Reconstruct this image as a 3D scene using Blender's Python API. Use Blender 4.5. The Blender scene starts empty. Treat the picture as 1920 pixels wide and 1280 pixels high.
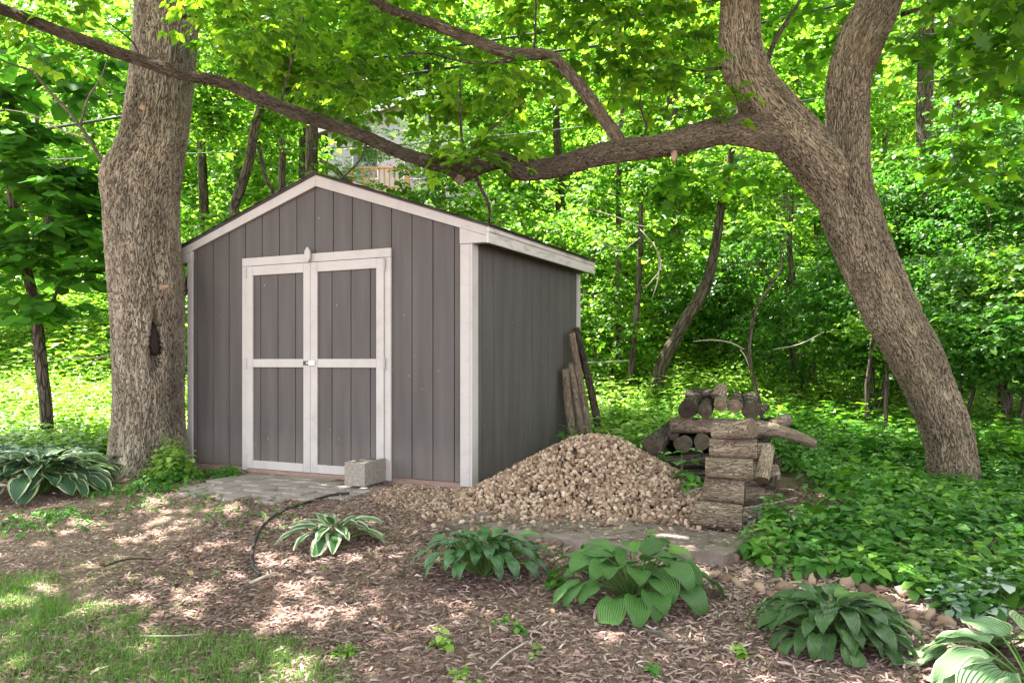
import bpy, bmesh, math, random
import numpy as np
from mathutils import Vector, Matrix
R = math.radians
rs = np.random.RandomState(7)
random.seed(7)
C = bpy.context.scene.collection
scene = bpy.context.scene

# ------------------------------------------------------------------ camera
F, HOR, EYE = 1483.6, 676.75, 1.011          # focal length and horizon in pixels of the 1920 px photograph
cd = bpy.data.cameras.new('camera')
cd.sensor_width = 36.0
cd.lens = F / 1920 * 36
cd.shift_y = (HOR - 640) / 1920
cd.clip_start = 0.05
cd.clip_end = 500
cam = bpy.data.objects.new('camera', cd)
cam.location = (0, 0, EYE)
cam.rotation_euler = (R(90), 0, 0)
C.objects.link(cam)
scene.camera = cam

# ------------------------------------------------------------------ light
SUN = Vector((-0.42, 0.33, 1.42)).normalized()
w = bpy.data.worlds.new('World')
scene.world = w
w.use_nodes = True
nt = w.node_tree
sky = nt.nodes.new('ShaderNodeTexSky')
sky.sky_type = 'NISHITA'
sky.sun_disc = False
sky.sun_elevation = math.asin(SUN.z)
sky.sun_rotation = math.atan2(SUN.x, SUN.y)
bg = nt.nodes['Background']
bg.inputs['Strength'].default_value = 0.15
hs = nt.nodes.new('ShaderNodeHueSaturation')   # the camera's white balance is set for the shade
hs.inputs['Saturation'].default_value = .3
nt.links.new(sky.outputs[0], hs.inputs['Color'])
wm = nt.nodes.new('ShaderNodeMix'); wm.data_type = 'RGBA'; wm.blend_type = 'MULTIPLY'; wm.inputs[0].default_value = 1
wm.inputs[7].default_value = (1.0, .93, .92, 1)
nt.links.new(hs.outputs[0], wm.inputs[6])
nt.links.new(wm.outputs[2], bg.inputs[0])
sl = bpy.data.lights.new('sun', 'SUN')
sl.energy = 5.0
sl.angle = R(0.55)
sl.color = (1.0, 0.95, 0.86)
so = bpy.data.objects.new('sun', sl)
so.rotation_euler = SUN.to_track_quat('Z', 'Y').to_euler()
C.objects.link(so)
vs = scene.view_settings
vs.view_transform = 'Standard'
vs.look = 'None'
vs.exposure = 2.6
vs.gamma = 1.0
scene.cycles.use_denoising = True
scene.cycles.max_bounces = 9
scene.cycles.diffuse_bounces = 5
scene.cycles.glossy_bounces = 3
scene.cycles.transmission_bounces = 7
scene.cycles.transparent_max_bounces = 4
scene.cycles.sample_clamp_indirect = 6
scene.cycles.caustics_reflective = False
scene.cycles.caustics_refractive = False

# ------------------------------------------------------------------ helpers
TH = 0.44037
CX, CY = -0.33011, 6.37391                   # front right corner of the shed
U = np.array([-math.cos(TH), math.sin(TH)])  # along the front, to the left
V = np.array([math.sin(TH), math.cos(TH)])   # away from the camera
SW, SD, ZT = 3.09, 2.47, 1.965

def fnoise(x, y, s, seed=0):
    "smooth value noise from a few sines"
    r = np.random.RandomState(seed)
    o = 0
    for k in range(6):
        a = r.uniform(0, 6.28); f = s * r.uniform(.6, 1.7)
        o = o + np.sin(x * f * math.cos(a) + y * f * math.sin(a) + r.uniform(0, 6.28))
    return o / 6

def gz(x, y):
    x = np.asarray(x, float); y = np.asarray(y, float)
    d = (x - CX) * -V[0] + (y - CY) * -V[1]
    z = -0.03 - 0.07 * np.clip(d - 0.5, 0, 4.2)
    q = y - 8.9
    z = z + np.interp(q, [0, 4, 9, 14, 32, 60, 90], [0, .45, 1.9, 3.9, 9.6, 18, 24])
    far = np.clip((np.abs(x) - 4) / 6, 0, 1)
    z = z + .05 * far * fnoise(x, y, 1.2, 3) + np.clip(q / 6, 0, 1) * .35 * fnoise(x, y, .35, 4)
    return z + .008 * fnoise(x, y, 5, 5)

def P(px, py, Y):
    return Vector(((px - 960) / F * Y, Y, EYE - (py - HOR) / F * Y))

def G(px, py):
    Y = 5.0
    for i in range(60):
        z = float(gz((px - 960) / F * Y, Y))
        Y = .5 * Y + .5 * (EYE - z) / ((py - HOR) / F)
    return Vector(((px - 960) / F * Y, Y, float(gz((px - 960) / F * Y, Y))))

def poly(*pts):
    return np.array([[G(*p).x, G(*p).y] for p in pts])

def inside(pg, x, y):
    r = np.zeros(len(x), bool)
    n = len(pg)
    for i in range(n):
        x0, y0 = pg[i]; x1, y1 = pg[(i + 1) % n]
        c = ((y0 > y) != (y1 > y)) & (x < (x1 - x0) * (y - y0) / ((y1 - y0) or 1e-9) + x0)
        r ^= c
    return r

def tag(o, label=None, cat=None, group=None, kind=None):
    if label: o['label'] = label
    if cat: o['category'] = cat
    if group: o['group'] = group
    if kind: o['kind'] = kind
    return o

def empty(name, loc, label, cat, group=None, rz=0.0):
    o = bpy.data.objects.new(name, None)
    C.objects.link(o)
    o.location = loc; o.rotation_euler = (0, 0, rz)
    o.empty_display_size = .1
    return tag(o, label, cat, group)

def link(name, me, mat, parent=None, loc=None):
    o = bpy.data.objects.new(name, me)
    C.objects.link(o)
    if mat is not None:
        me.materials.clear()
        for m in (mat if isinstance(mat, (list, tuple)) else [mat]):
            me.materials.append(m)
    if parent is not None: o.parent = parent
    if loc is not None: o.location = loc
    return o

def mesh_np(name, V_, faces, smooth=False, attrs=None, mi=None):
    "V_ (n,3); faces (m,k) array or list of such arrays"
    me = bpy.data.meshes.new(name)
    fl = faces if isinstance(faces, list) else [faces]
    V_ = np.ascontiguousarray(V_, np.float32)
    loops = np.concatenate([f.reshape(-1) for f in fl]).astype(np.int32)
    sizes = np.concatenate([np.full(len(f), f.shape[1], np.int32) for f in fl])
    starts = np.concatenate([[0], np.cumsum(sizes)[:-1]]).astype(np.int32)
    me.vertices.add(len(V_)); me.vertices.foreach_set('co', V_.ravel())
    me.loops.add(len(loops)); me.loops.foreach_set('vertex_index', loops)
    me.polygons.add(len(sizes)); me.polygons.foreach_set('loop_start', starts)
    me.update(calc_edges=True)
    if smooth: me.polygons.foreach_set('use_smooth', np.ones(len(sizes), bool))
    if mi is not None: me.polygons.foreach_set('material_index', mi.astype(np.int32))
    for k, a in (attrs or {}).items():
        a = np.ascontiguousarray(a, np.float32)
        if a.ndim == 1:
            me.attributes.new(k, 'FLOAT', 'POINT').data.foreach_set('value', a)
        else:
            me.attributes.new(k, 'FLOAT_VECTOR', 'POINT').data.foreach_set('vector', a.ravel())
    me.validate()
    return me

class MB:
    "collects boxes, prisms and tubes into one mesh"
    def __init__(s): s.v = []; s.f = []; s.bc = []
    def add(s, vs_, fs, bc=None):
        o = len(s.v)
        s.v += [tuple(p) for p in vs_]
        s.bc += [tuple(p) for p in (bc if bc is not None else vs_)]
        s.f += [tuple(i + o for i in f) for f in fs]
    def box(s, x0, x1, y0, y1, z0, z1):
        s.add([(x0, y0, z0), (x1, y0, z0), (x1, y1, z0), (x0, y1, z0), (x0, y0, z1), (x1, y0, z1), (x1, y1, z1), (x0, y1, z1)],
              [(0, 3, 2, 1), (4, 5, 6, 7), (0, 1, 5, 4), (1, 2, 6, 5), (2, 3, 7, 6), (3, 0, 4, 7)])
    def prism(s, pts, y0, y1):
        "polygon in x,z extruded along y"
        n = len(pts)
        s.add([(p[0], y0, p[1]) for p in pts] + [(p[0], y1, p[1]) for p in pts],
              [tuple(range(n)), tuple(range(2 * n - 1, n - 1, -1))] + [(i, i + n, (i + 1) % n + n, (i + 1) % n) for i in range(n)])
    def obj(s, name, mat, parent=None, bevel=0.0, smooth=False, loc=None):
        me = bpy.data.meshes.new(name)
        me.from_pydata(s.v, [], s.f)
        me.attributes.new('bc', 'FLOAT_VECTOR', 'POINT').data.foreach_set('vector', np.array(s.bc, np.float32).ravel())
        bm = bmesh.new(); bm.from_mesh(me)
        bmesh.ops.recalc_face_normals(bm, faces=bm.faces)
        bm.to_mesh(me); bm.free()
        if smooth: me.polygons.foreach_set('use_smooth', np.ones(len(me.polygons), bool))
        o = link(name, me, mat, parent, loc)
        if bevel:
            b = o.modifiers.new('bevel', 'BEVEL'); b.width = bevel; b.segments = 2; b.limit_method = 'ANGLE'
        return o

def spline(pts, rad, step):
    "Catmull-Rom through pts with radii, resampled"
    pts = [Vector(p) for p in pts]
    p = [pts[0] * 2 - pts[1]] + pts + [pts[-1] * 2 - pts[-2]]
    r = [rad[0]] + list(rad) + [rad[-1]]
    op, orad = [], []
    for i in range(1, len(p) - 2):
        L = (p[i + 1] - p[i]).length
        n = max(2, int(L / step))
        for k in range(n):
            t = k / n
            a, b, c, d = p[i - 1], p[i], p[i + 1], p[i + 2]
            op.append(.5 * ((2 * b) + (c - a) * t + (2 * a - 5 * b + 4 * c - d) * t * t + (3 * b - a - 3 * c + d) * t ** 3))
            orad.append(r[i] + (r[i + 1] - r[i]) * (t * t * (3 - 2 * t)))
    op.append(pts[-1]); orad.append(rad[-1])
    return op, orad

def tube_data(pts, rad, seg=12, step=.1, fn=None, cap=True, jit=0.0):
    "returns verts (n,3), quads, bark coordinates"
    op, orad = spline(pts, rad, step)
    n = len(op)
    T = [(op[min(i + 1, n - 1)] - op[max(i - 1, 0)]).normalized() for i in range(n)]
    ref = Vector((0, -1, 0)) if abs(T[0].y) < .9 else Vector((1, 0, 0))
    a = (ref - T[0] * ref.dot(T[0])).normalized()
    th = np.linspace(0, 2 * np.pi, seg, endpoint=False)
    vs_, bc = [], []
    s = 0
    for i in range(n):
        a = (a - T[i] * a.dot(T[i])).normalized()
        b = T[i].cross(a)
        if i: s += (op[i] - op[i - 1]).length
        r = np.full(seg, orad[i])
        if fn is not None: r = r * fn(th, s, op[i].z)
        if jit: r = r * (1 + jit * rs.uniform(-1, 1, seg))
        A = np.array(a)[None] * (np.cos(th) * r)[:, None] + np.array(b)[None] * (np.sin(th) * r)[:, None] + np.array(op[i])[None]
        vs_.append(A)
        rr = orad[0] * .5 + orad[i] * .5
        bc.append(np.stack([np.cos(th) * rr, np.sin(th) * rr, np.full(seg, s)], 1))
    vs_ = np.concatenate(vs_); bc = np.concatenate(bc)
    i = np.arange(n - 1)[:, None] * seg; j = np.arange(seg)[None]
    q = np.stack([i + j, i + (j + 1) % seg, i + seg + (j + 1) % seg, i + seg + j], -1).reshape(-1, 4)
    fl = [q]
    if cap:
        fl += [np.arange(seg)[::-1][None], (np.arange(seg) + (n - 1) * seg)[None]]
    return vs_, fl, bc

def tube(name, pts, rad, mat, parent=None, **k):
    v, f, bc = tube_data(pts, rad, **k)
    me = mesh_np(name, v, f, True, {'bc': bc})
    return link(name, me, mat, parent)

def tubes(name, specs, mat, parent=None, **k):
    vv, ff, bb, o = [], [], [], 0
    for pts, rad in specs:
        v, f, bc = tube_data(pts, rad, cap=False, **k)
        vv.append(v); bb.append(bc); ff.append(f[0] + o); o += len(v)
    me = mesh_np(name, np.concatenate(vv), np.concatenate(ff), True, {'bc': np.concatenate(bb)})
    return link(name, me, mat, parent)

def rel(o, parent):
    "keep world place under an Empty that is only translated"
    o.location = -Vector(parent.location)
    return o

# ------------------------------------------------------------------ materials
def new_mat(name):
    m = bpy.data.materials.new(name); m.use_nodes = True
    n = m.node_tree.nodes; l = m.node_tree.links
    return m, n, l, n['Principled BSDF'], n['Material Output']

def nd(n, t, **k):
    x = n.new(t)
    for a, b in k.items():
        if a in x.inputs.keys() if isinstance(a, str) else False: x.inputs[a].default_value = b
        else: setattr(x, a, b)
    return x

def ramp(n, l, src, stops):
    c = n.new('ShaderNodeValToRGB')
    e = c.color_ramp.elements
    while len(e) < len(stops): e.new(.5)
    for i, (p, col) in enumerate(stops):
        e[i].position = p; e[i].color = (*col, 1)
    l.new(src, c.inputs[0])
    return c.outputs[0]

def leaf_mat(name, stops, tcol, trans=.42, rough=.45, spec=.35, veins=None):
    m, n, l, bs, out = new_mat(name)
    at = nd(n, 'ShaderNodeAttribute', attribute_name='lv')
    col = ramp(n, l, at.outputs['Fac'], stops)
    bs.inputs['Roughness'].default_value = rough
    bs.inputs['Specular IOR Level'].default_value = spec
    l.new(col, bs.inputs['Base Color'])
    tr = n.new('ShaderNodeBsdfTranslucent')
    mx = nd(n, 'ShaderNodeMix', data_type='RGBA', blend_type='MULTIPLY')
    mx.inputs[0].default_value = 1
    l.new(col, mx.inputs[6]); mx.inputs[7].default_value = (*tcol, 1)
    l.new(mx.outputs[2], tr.inputs[0])
    ms = n.new('ShaderNodeMixShader'); ms.inputs[0].default_value = trans
    l.new(bs.outputs[0], ms.inputs[1]); l.new(tr.outputs[0], ms.inputs[2])
    l.new(ms.outputs[0], out.inputs[0])
    return m

def hosta_mat(name, green, edge=None, rough=.35, vein=.6, spec=.5, edge_at=.62, bump=.012, rib_glare=0):
    m, n, l, bs, out = new_mat(name)
    at = nd(n, 'ShaderNodeAttribute', attribute_name='luv')   # x across -1..1, y along 0..1, z random
    sp = n.new('ShaderNodeSeparateXYZ'); l.new(at.outputs['Vector'], sp.inputs[0])
    ab = nd(n, 'ShaderNodeMath', operation='ABSOLUTE'); l.new(sp.outputs[0], ab.inputs[0])
    var = ramp(n, l, sp.outputs[2], [(0, tuple(c * .6 for c in green)), (.75, tuple(c * 1.15 for c in green)), (1, (green[0] * 1.9, green[1] * 1.5, green[2] * 1.1))])
    col = var
    if edge:
        no = nd(n, 'ShaderNodeTexNoise'); no.inputs['Scale'].default_value = 6
        l.new(at.outputs['Vector'], no.inputs['Vector'])
        ad = nd(n, 'ShaderNodeMath', operation='MULTIPLY_ADD'); ad.inputs[1].default_value = .3
        l.new(no.outputs[0], ad.inputs[0]); l.new(ab.outputs[0], ad.inputs[2])
        st = nd(n, 'ShaderNodeMapRange'); st.inputs[1].default_value = edge_at + .12; st.inputs[2].default_value = edge_at + .17
        l.new(ad.outputs[0], st.inputs[0])
        mx = nd(n, 'ShaderNodeMix', data_type='RGBA'); l.new(st.outputs[0], mx.inputs[0])
        l.new(var, mx.inputs[6]); mx.inputs[7].default_value = (*edge, 1); col = mx.outputs[2]
    sn = nd(n, 'ShaderNodeMath', operation='MULTIPLY'); l.new(ab.outputs[0], sn.inputs[0]); sn.inputs[1].default_value = 38
    s2 = nd(n, 'ShaderNodeMath', operation='SINE'); l.new(sn.outputs[0], s2.inputs[0])
    if rib_glare:   # pale leaf stripes with white glare painted in, amount set by ribs
        rr_ = nd(n, 'ShaderNodeMapRange'); rr_.inputs[1].default_value = .1; rr_.inputs[2].default_value = 1; rr_.inputs[4].default_value = rib_glare; l.new(s2.outputs[0], rr_.inputs[0])
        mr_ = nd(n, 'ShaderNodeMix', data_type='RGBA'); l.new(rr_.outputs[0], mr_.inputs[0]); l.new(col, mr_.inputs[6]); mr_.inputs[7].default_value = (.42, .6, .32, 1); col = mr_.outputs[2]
    bp = nd(n, 'ShaderNodeBump'); bp.inputs['Strength'].default_value = vein; bp.inputs['Distance'].default_value = bump
    l.new(s2.outputs[0], bp.inputs['Height'])
    l.new(bp.outputs[0], bs.inputs['Normal'])
    l.new(col, bs.inputs['Base Color'])
    bs.inputs['Roughness'].default_value = rough; bs.inputs['Specular IOR Level'].default_value = spec
    tr = n.new('ShaderNodeBsdfTranslucent'); l.new(col, tr.inputs[0])
    ms = n.new('ShaderNodeMixShader'); ms.inputs[0].default_value = .22
    l.new(bs.outputs[0], ms.inputs[1]); l.new(tr.outputs[0], ms.inputs[2]); l.new(ms.outputs[0], out.inputs[0])
    return m

def bark_mat(name, dark, mid, light, scale=24, stretch=.27, depth=.02, disp=False, green=None, distort=.35, thr=.13, fade=0):
    m, n, l, bs, out = new_mat(name)
    at = nd(n, 'ShaderNodeAttribute', attribute_name='bc')
    mp = n.new('ShaderNodeMapping'); mp.inputs['Scale'].default_value = (1, 1, stretch)
    l.new(at.outputs['Vector'], mp.inputs[0])
    n1 = nd(n, 'ShaderNodeTexNoise'); n1.inputs['Scale'].default_value = scale * .35; n1.inputs['Detail'].default_value = 3
    l.new(mp.outputs[0], n1.inputs['Vector'])
    add = nd(n, 'ShaderNodeMix', data_type='RGBA', blend_type='LINEAR_LIGHT'); add.inputs[0].default_value = distort * .25
    l.new(mp.outputs[0], add.inputs[6]); l.new(n1.outputs['Color'], add.inputs[7])
    v = nd(n, 'ShaderNodeTexVoronoi', feature='DISTANCE_TO_EDGE'); v.inputs['Scale'].default_value = scale
    l.new(add.outputs[2], v.inputs['Vector'])
    v2 = nd(n, 'ShaderNodeTexVoronoi', feature='DISTANCE_TO_EDGE'); v2.inputs['Scale'].default_value = scale * 2.3
    l.new(add.outputs[2], v2.inputs['Vector'])
    mr = nd(n, 'ShaderNodeMapRange', interpolation_type='SMOOTHSTEP'); mr.inputs[2].default_value = thr
    l.new(v.outputs['Distance'], mr.inputs[0])
    mr2 = nd(n, 'ShaderNodeMapRange', interpolation_type='SMOOTHSTEP'); mr2.inputs[2].default_value = thr * 1.5
    l.new(v2.outputs['Distance'], mr2.inputs[0])
    n2 = nd(n, 'ShaderNodeTexNoise'); n2.inputs['Scale'].default_value = scale * 3; n2.inputs['Detail'].default_value = 5
    l.new(mp.outputs[0], n2.inputs['Vector'])
    h1 = nd(n, 'ShaderNodeMath', operation='MULTIPLY_ADD'); l.new(mr2.outputs[0], h1.inputs[0]); h1.inputs[1].default_value = .35
    l.new(mr.outputs[0], h1.inputs[2])
    h2 = nd(n, 'ShaderNodeMath', operation='MULTIPLY_ADD'); l.new(n2.outputs[0], h2.inputs[0]); h2.inputs[1].default_value = .5
    l.new(h1.outputs[0], h2.inputs[2])
    col = ramp(n, l, h2.outputs[0], [(.12, dark), (.55, mid), (1.0, light)])
    # h2 reaches 1.85: bring it into the ramp
    dv = nd(n, 'ShaderNodeMath', operation='MULTIPLY'); dv.inputs[1].default_value = .62
    l.new(h2.outputs[0], dv.inputs[0]); l.new(dv.outputs[0], col.node.inputs[0])
    n3 = nd(n, 'ShaderNodeTexNoise'); n3.inputs['Scale'].default_value = 2.2; n3.inputs['Detail'].default_value = 4
    l.new(at.outputs['Vector'], n3.inputs['Vector'])
    mx = nd(n, 'ShaderNodeMix', data_type='RGBA')
    mrg = nd(n, 'ShaderNodeMapRange'); mrg.inputs[1].default_value = .48; mrg.inputs[2].default_value = .75; mrg.inputs[4].default_value = .55
    l.new(n3.outputs[0], mrg.inputs[0]); l.new(mrg.outputs[0], mx.inputs[0])
    l.new(col, mx.inputs[6]); mx.inputs[7].default_value = (*(green or tuple(c * .8 for c in mid)), 1)
    l.new(mx.outputs[2], bs.inputs['Base Color'])
    n4 = nd(n, 'ShaderNodeTexNoise'); n4.inputs['Scale'].default_value = 1.7; n4.inputs['Detail'].default_value = 6; n4.inputs['Roughness'].default_value = .7
    mp4 = n.new('ShaderNodeMapping'); mp4.inputs['Scale'].default_value = (2.2, 2.2, .7); mp4.inputs['Location'].default_value = (3, 1, 5); l.new(at.outputs['Vector'], mp4.inputs[0]); l.new(mp4.outputs[0], n4.inputs['Vector'])
    mr4 = nd(n, 'ShaderNodeMapRange'); mr4.inputs[1].default_value = .32; mr4.inputs[2].default_value = .68; mr4.inputs[3].default_value = .52; mr4.inputs[4].default_value = 1.3
    l.new(n4.outputs[0], mr4.inputs[0])
    v4 = nd(n, 'ShaderNodeVectorMath', operation='SCALE'); l.new(mx.outputs[2], v4.inputs[0]); l.new(mr4.outputs[0], v4.inputs['Scale'])
    l.new(v4.outputs[0], bs.inputs['Base Color'])
    if fade:   # bark paler near the trunk, darker outward
        sx = n.new('ShaderNodeSeparateXYZ'); l.new(at.outputs['Vector'], sx.inputs[0])
        fr_ = nd(n, 'ShaderNodeMapRange', interpolation_type='SMOOTHSTEP'); fr_.inputs[1].default_value = .2; fr_.inputs[2].default_value = 2.2; fr_.inputs[3].default_value = fade; fr_.inputs[4].default_value = 1
        l.new(sx.outputs[2], fr_.inputs[0])
        vm = nd(n, 'ShaderNodeVectorMath', operation='SCALE'); l.new(v4.outputs[0], vm.inputs[0]); l.new(fr_.outputs[0], vm.inputs['Scale'])
        l.new(vm.outputs[0], bs.inputs['Base Color'])
    bs.inputs['Roughness'].default_value = .9; bs.inputs['Specular IOR Level'].default_value = .15
    if disp:
        dp = nd(n, 'ShaderNodeDisplacement'); dp.inputs['Scale'].default_value = depth; dp.inputs['Midlevel'].default_value = 1.35
        l.new(h2.outputs[0], dp.inputs['Height']); l.new(dp.outputs[0], out.inputs['Displacement'])
        m.displacement_method = 'BOTH'
    else:
        bp = nd(n, 'ShaderNodeBump'); bp.inputs['Strength'].default_value = 1; bp.inputs['Distance'].default_value = depth
        l.new(h2.outputs[0], bp.inputs['Height']); l.new(bp.outputs[0], bs.inputs['Normal'])
    return m

def noise_mat(name, stops, scale=8, detail=6, rough=.85, bump=.004, spec=.2, stretch=(1, 1, 1), coord='Object', bscale=None, metal=0):
    m, n, l, bs, out = new_mat(name)
    tc = n.new('ShaderNodeTexCoord'); mp = n.new('ShaderNodeMapping'); mp.inputs['Scale'].default_value = stretch
    l.new(tc.outputs[coord], mp.inputs[0])
    no = nd(n, 'ShaderNodeTexNoise'); no.inputs['Scale'].default_value = scale; no.inputs['Detail'].default_value = detail
    no.inputs['Roughness'].default_value = .65
    l.new(mp.outputs[0], no.inputs['Vector'])
    l.new(ramp(n, l, no.outputs[0], stops), bs.inputs['Base Color'])
    bs.inputs['Roughness'].default_value = rough; bs.inputs['Specular IOR Level'].default_value = spec
    bs.inputs['Metallic'].default_value = metal
    nb = no
    if bscale:
        nb = nd(n, 'ShaderNodeTexNoise'); nb.inputs['Scale'].default_value = bscale; nb.inputs['Detail'].default_value = 4
        l.new(mp.outputs[0], nb.inputs['Vector'])
    bp = nd(n, 'ShaderNodeBump'); bp.inputs['Strength'].default_value = .8; bp.inputs['Distance'].default_value = bump
    l.new(nb.outputs[0], bp.inputs['Height']); l.new(bp.outputs[0], bs.inputs['Normal'])
    return m

def rnd_mat(name, stops, rough=.85, spec=.2, bump=.003, bscale=90):
    "colour from the per-piece random value lv, with a little noise"
    m, n, l, bs, out = new_mat(name)
    at = nd(n, 'ShaderNodeAttribute', attribute_name='lv')
    tc = n.new('ShaderNodeTexCoord')
    no = nd(n, 'ShaderNodeTexNoise'); no.inputs['Scale'].default_value = bscale; no.inputs['Detail'].default_value = 3
    l.new(tc.outputs['Object'], no.inputs['Vector'])
    ma = nd(n, 'ShaderNodeMath', operation='MULTIPLY_ADD'); ma.inputs[1].default_value = .35
    l.new(no.outputs[0], ma.inputs[0]); l.new(at.outputs['Fac'], ma.inputs[2])
    sb = nd(n, 'ShaderNodeMath', operation='SUBTRACT'); sb.inputs[1].default_value = .17; l.new(ma.outputs[0], sb.inputs[0])
    l.new(ramp(n, l, sb.outputs[0], stops), bs.inputs['Base Color'])
    bs.inputs['Roughness'].default_value = rough; bs.inputs['Specular IOR Level'].default_value = spec
    bp = nd(n, 'ShaderNodeBump'); bp.inputs['Distance'].default_value = bump; bp.inputs['Strength'].default_value = .7
    l.new(no.outputs[0], bp.inputs['Height']); l.new(bp.outputs[0], bs.inputs['Normal'])
    return m

M = {}
M['leaf_near'] = leaf_mat('leaf_near', [(0, (.05, .13, .012)), (.5, (.095, .215, .02)), (1, (.22, .36, .035))], (2.1, 2.0, .8), .58)
M['leaf_maple'] = leaf_mat('leaf_maple', [(0, (.045, .13, .014)), (.6, (.085, .205, .022)), (1, (.18, .33, .03))], (2.0, 2.0, .8), .58)
M['leaf_round'] = leaf_mat('leaf_round', [(0, (.04, .125, .018)), (.6, (.065, .185, .025)), (1, (.11, .26, .035))], (1.5, 1.8, .8), .5, .65, .2)
M['leaf_wood'] = leaf_mat('leaf_wood', [(0, (.045, .13, .018)), (.5, (.095, .225, .028)), (1, (.24, .39, .06))], (1.8, 1.8, .85), .53)
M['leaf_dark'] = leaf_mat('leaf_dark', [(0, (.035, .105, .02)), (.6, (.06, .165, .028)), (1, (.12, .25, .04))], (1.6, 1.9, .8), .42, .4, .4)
M['leaf_cover'] = leaf_mat('leaf_cover', [(0, (.045, .135, .028)), (.5, (.085, .22, .042)), (.85, (.12, .28, .05)), (1, (.2, .36, .05))], (1.4, 1.9, .8), .35, .4, .45)
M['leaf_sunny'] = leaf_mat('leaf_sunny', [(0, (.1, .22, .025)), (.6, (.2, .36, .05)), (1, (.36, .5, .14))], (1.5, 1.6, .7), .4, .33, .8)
M['leaf_silver'] = leaf_mat('leaf_silver', [(0, (.06, .15, .07)), (.5, (.22, .34, .24)), (1, (.42, .5, .42))], (1, 1, 1), .2, .6, .3)
M['grass'] = leaf_mat('grass_blades', [(0, (.07, .16, .028)), (.6, (.13, .26, .05)), (.9, (.2, .33, .08)), (1, (.45, .42, .24))], (1.4, 1.6, .8), .4)
M['bark_old'] = bark_mat('bark_old', (.085, .066, .05), (.25, .205, .16), (.37, .315, .25), 28, .15, .02, True, (.27, .225, .175), .8, .11)
M['bark_lean'] = bark_mat('bark_lean', (.05, .04, .028), (.165, .13, .093), (.35, .285, .205), 34, .13, .013, True, (.26, .2, .14), .8, .12)
M['bark_low'] = bark_mat('bark_low', (.022, .017, .013), (.075, .058, .043), (.19, .15, .11), 42, .13, .012, True, (.06, .05, .034), .8, .12, 2.0)
M['bark_limb'] = bark_mat('bark_limb', (.02, .015, .012), (.06, .047, .037), (.14, .11, .085), 34, .25, .008)
M['bark_wood'] = bark_mat('bark_wood', (.035, .027, .02), (.09, .07, .055), (.17, .14, .11), 16, .25, .012)
M['bark_twig'] = bark_mat('bark_twig', (.06, .05, .04), (.13, .11, .09), (.24, .21, .18), 60, .25, .002)
M['twig_pale'] = noise_mat('twig_pale', [(.3, (.28, .23, .19)), (.7, (.5, .44, .38))], 30, bump=.002)
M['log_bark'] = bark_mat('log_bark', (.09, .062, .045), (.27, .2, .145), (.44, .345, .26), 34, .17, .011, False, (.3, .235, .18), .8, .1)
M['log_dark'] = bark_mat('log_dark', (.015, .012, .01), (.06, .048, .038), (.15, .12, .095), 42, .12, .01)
M['log_cut'] = noise_mat('log_cut', [(.3, (.06, .045, .032)), (.55, (.15, .11, .075)), (.8, (.27, .2, .14))], 26, 8, bump=.006)
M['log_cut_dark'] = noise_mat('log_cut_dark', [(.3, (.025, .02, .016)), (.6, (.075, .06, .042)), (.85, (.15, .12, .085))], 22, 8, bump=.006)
M['trim'] = noise_mat('white_trim_paint', [(.2, (.35, .322, .315)), (.45, (.44, .41, .402)), (.8, (.49, .462, .455))], 5, 8, .6, .0012, .3, bscale=60)
M['trim_worn'] = noise_mat('worn_trim_paint', [(.31, (.1, .085, .07)), (.36, (.38, .35, .33)), (.5, (.55, .52, .5)), (.8, (.64, .61, .59))], 11, 9, .7, .002, .3, (1, .35, 1.6))
M['shingle'] = rnd_mat('asphalt_shingle', [(0, (.03, .028, .027)), (1, (.085, .078, .072))], .95, .1, .004, 150)
M['soffit'] = noise_mat('soffit_wood', [(.3, (.05, .045, .04)), (.7, (.1, .09, .08))], 12)
M['steel'] = noise_mat('zinc_steel', [(.3, (.45, .45, .46)), (.7, (.7, .7, .7))], 30, rough=.35, bump=.0005, metal=.9, spec=.5)
M['black_steel'] = noise_mat('dark_steel', [(.3, (.015, .015, .016)), (.7, (.05, .05, .05))], 30, rough=.4, bump=.0005, spec=.5)
M['sill'] = noise_mat('sill_wood', [(.3, (.2, .13, .11)), (.7, (.36, .25, .21))], 9, 8, .85, .003, stretch=(1, 4, 8))
M['rot'] = noise_mat('rotten_wood', [(.3, (.06, .04, .03)), (.7, (.22, .15, .11))], 12, 8, .9, .01, stretch=(2, 1, 6))
M['block'] = noise_mat('concrete_block', [(.25, (.15, .132, .115)), (.5, (.27, .243, .215)), (.75, (.37, .34, .3))], 40, 9, .95, .006, .1)
M['slab'] = noise_mat('old_concrete', [(.25, (.1, .08, .068)), (.5, (.2, .162, .142)), (.75, (.32, .275, .25))], 5, 10, .95, .006, .1, bscale=45)
M['paver'] = noise_mat('grey_paver', [(.25, (.19, .155, .145)), (.5, (.3, .255, .24)), (.8, (.4, .345, .33))], 7, 9, .9, .003, .15, bscale=70)
M['gravel'] = rnd_mat('gravel', [(0, (.13, .082, .06)), (.4, (.27, .178, .13)), (.75, (.38, .27, .2)), (1, (.52, .42, .33))], .85, .2, .004, 60)
M['speck'] = noise_mat('dried_mud', [(.3, (.22, .18, .16)), (.7, (.36, .31, .29))], 20)
M['chips_light'] = rnd_mat('pale_chips', [(0, (.12, .078, .06)), (.4, (.3, .205, .16)), (.75, (.46, .34, .275)), (1, (.64, .53, .44))], .85, .2, .002, 120)
M['chips'] = rnd_mat('bark_chips', [(0, (.065, .038, .034)), (.4, (.2, .125, .11)), (.75, (.36, .25, .225)), (.93, (.47, .36, .325)), (1, (.6, .49, .42))], .85, .2, .002, 120)
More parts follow.
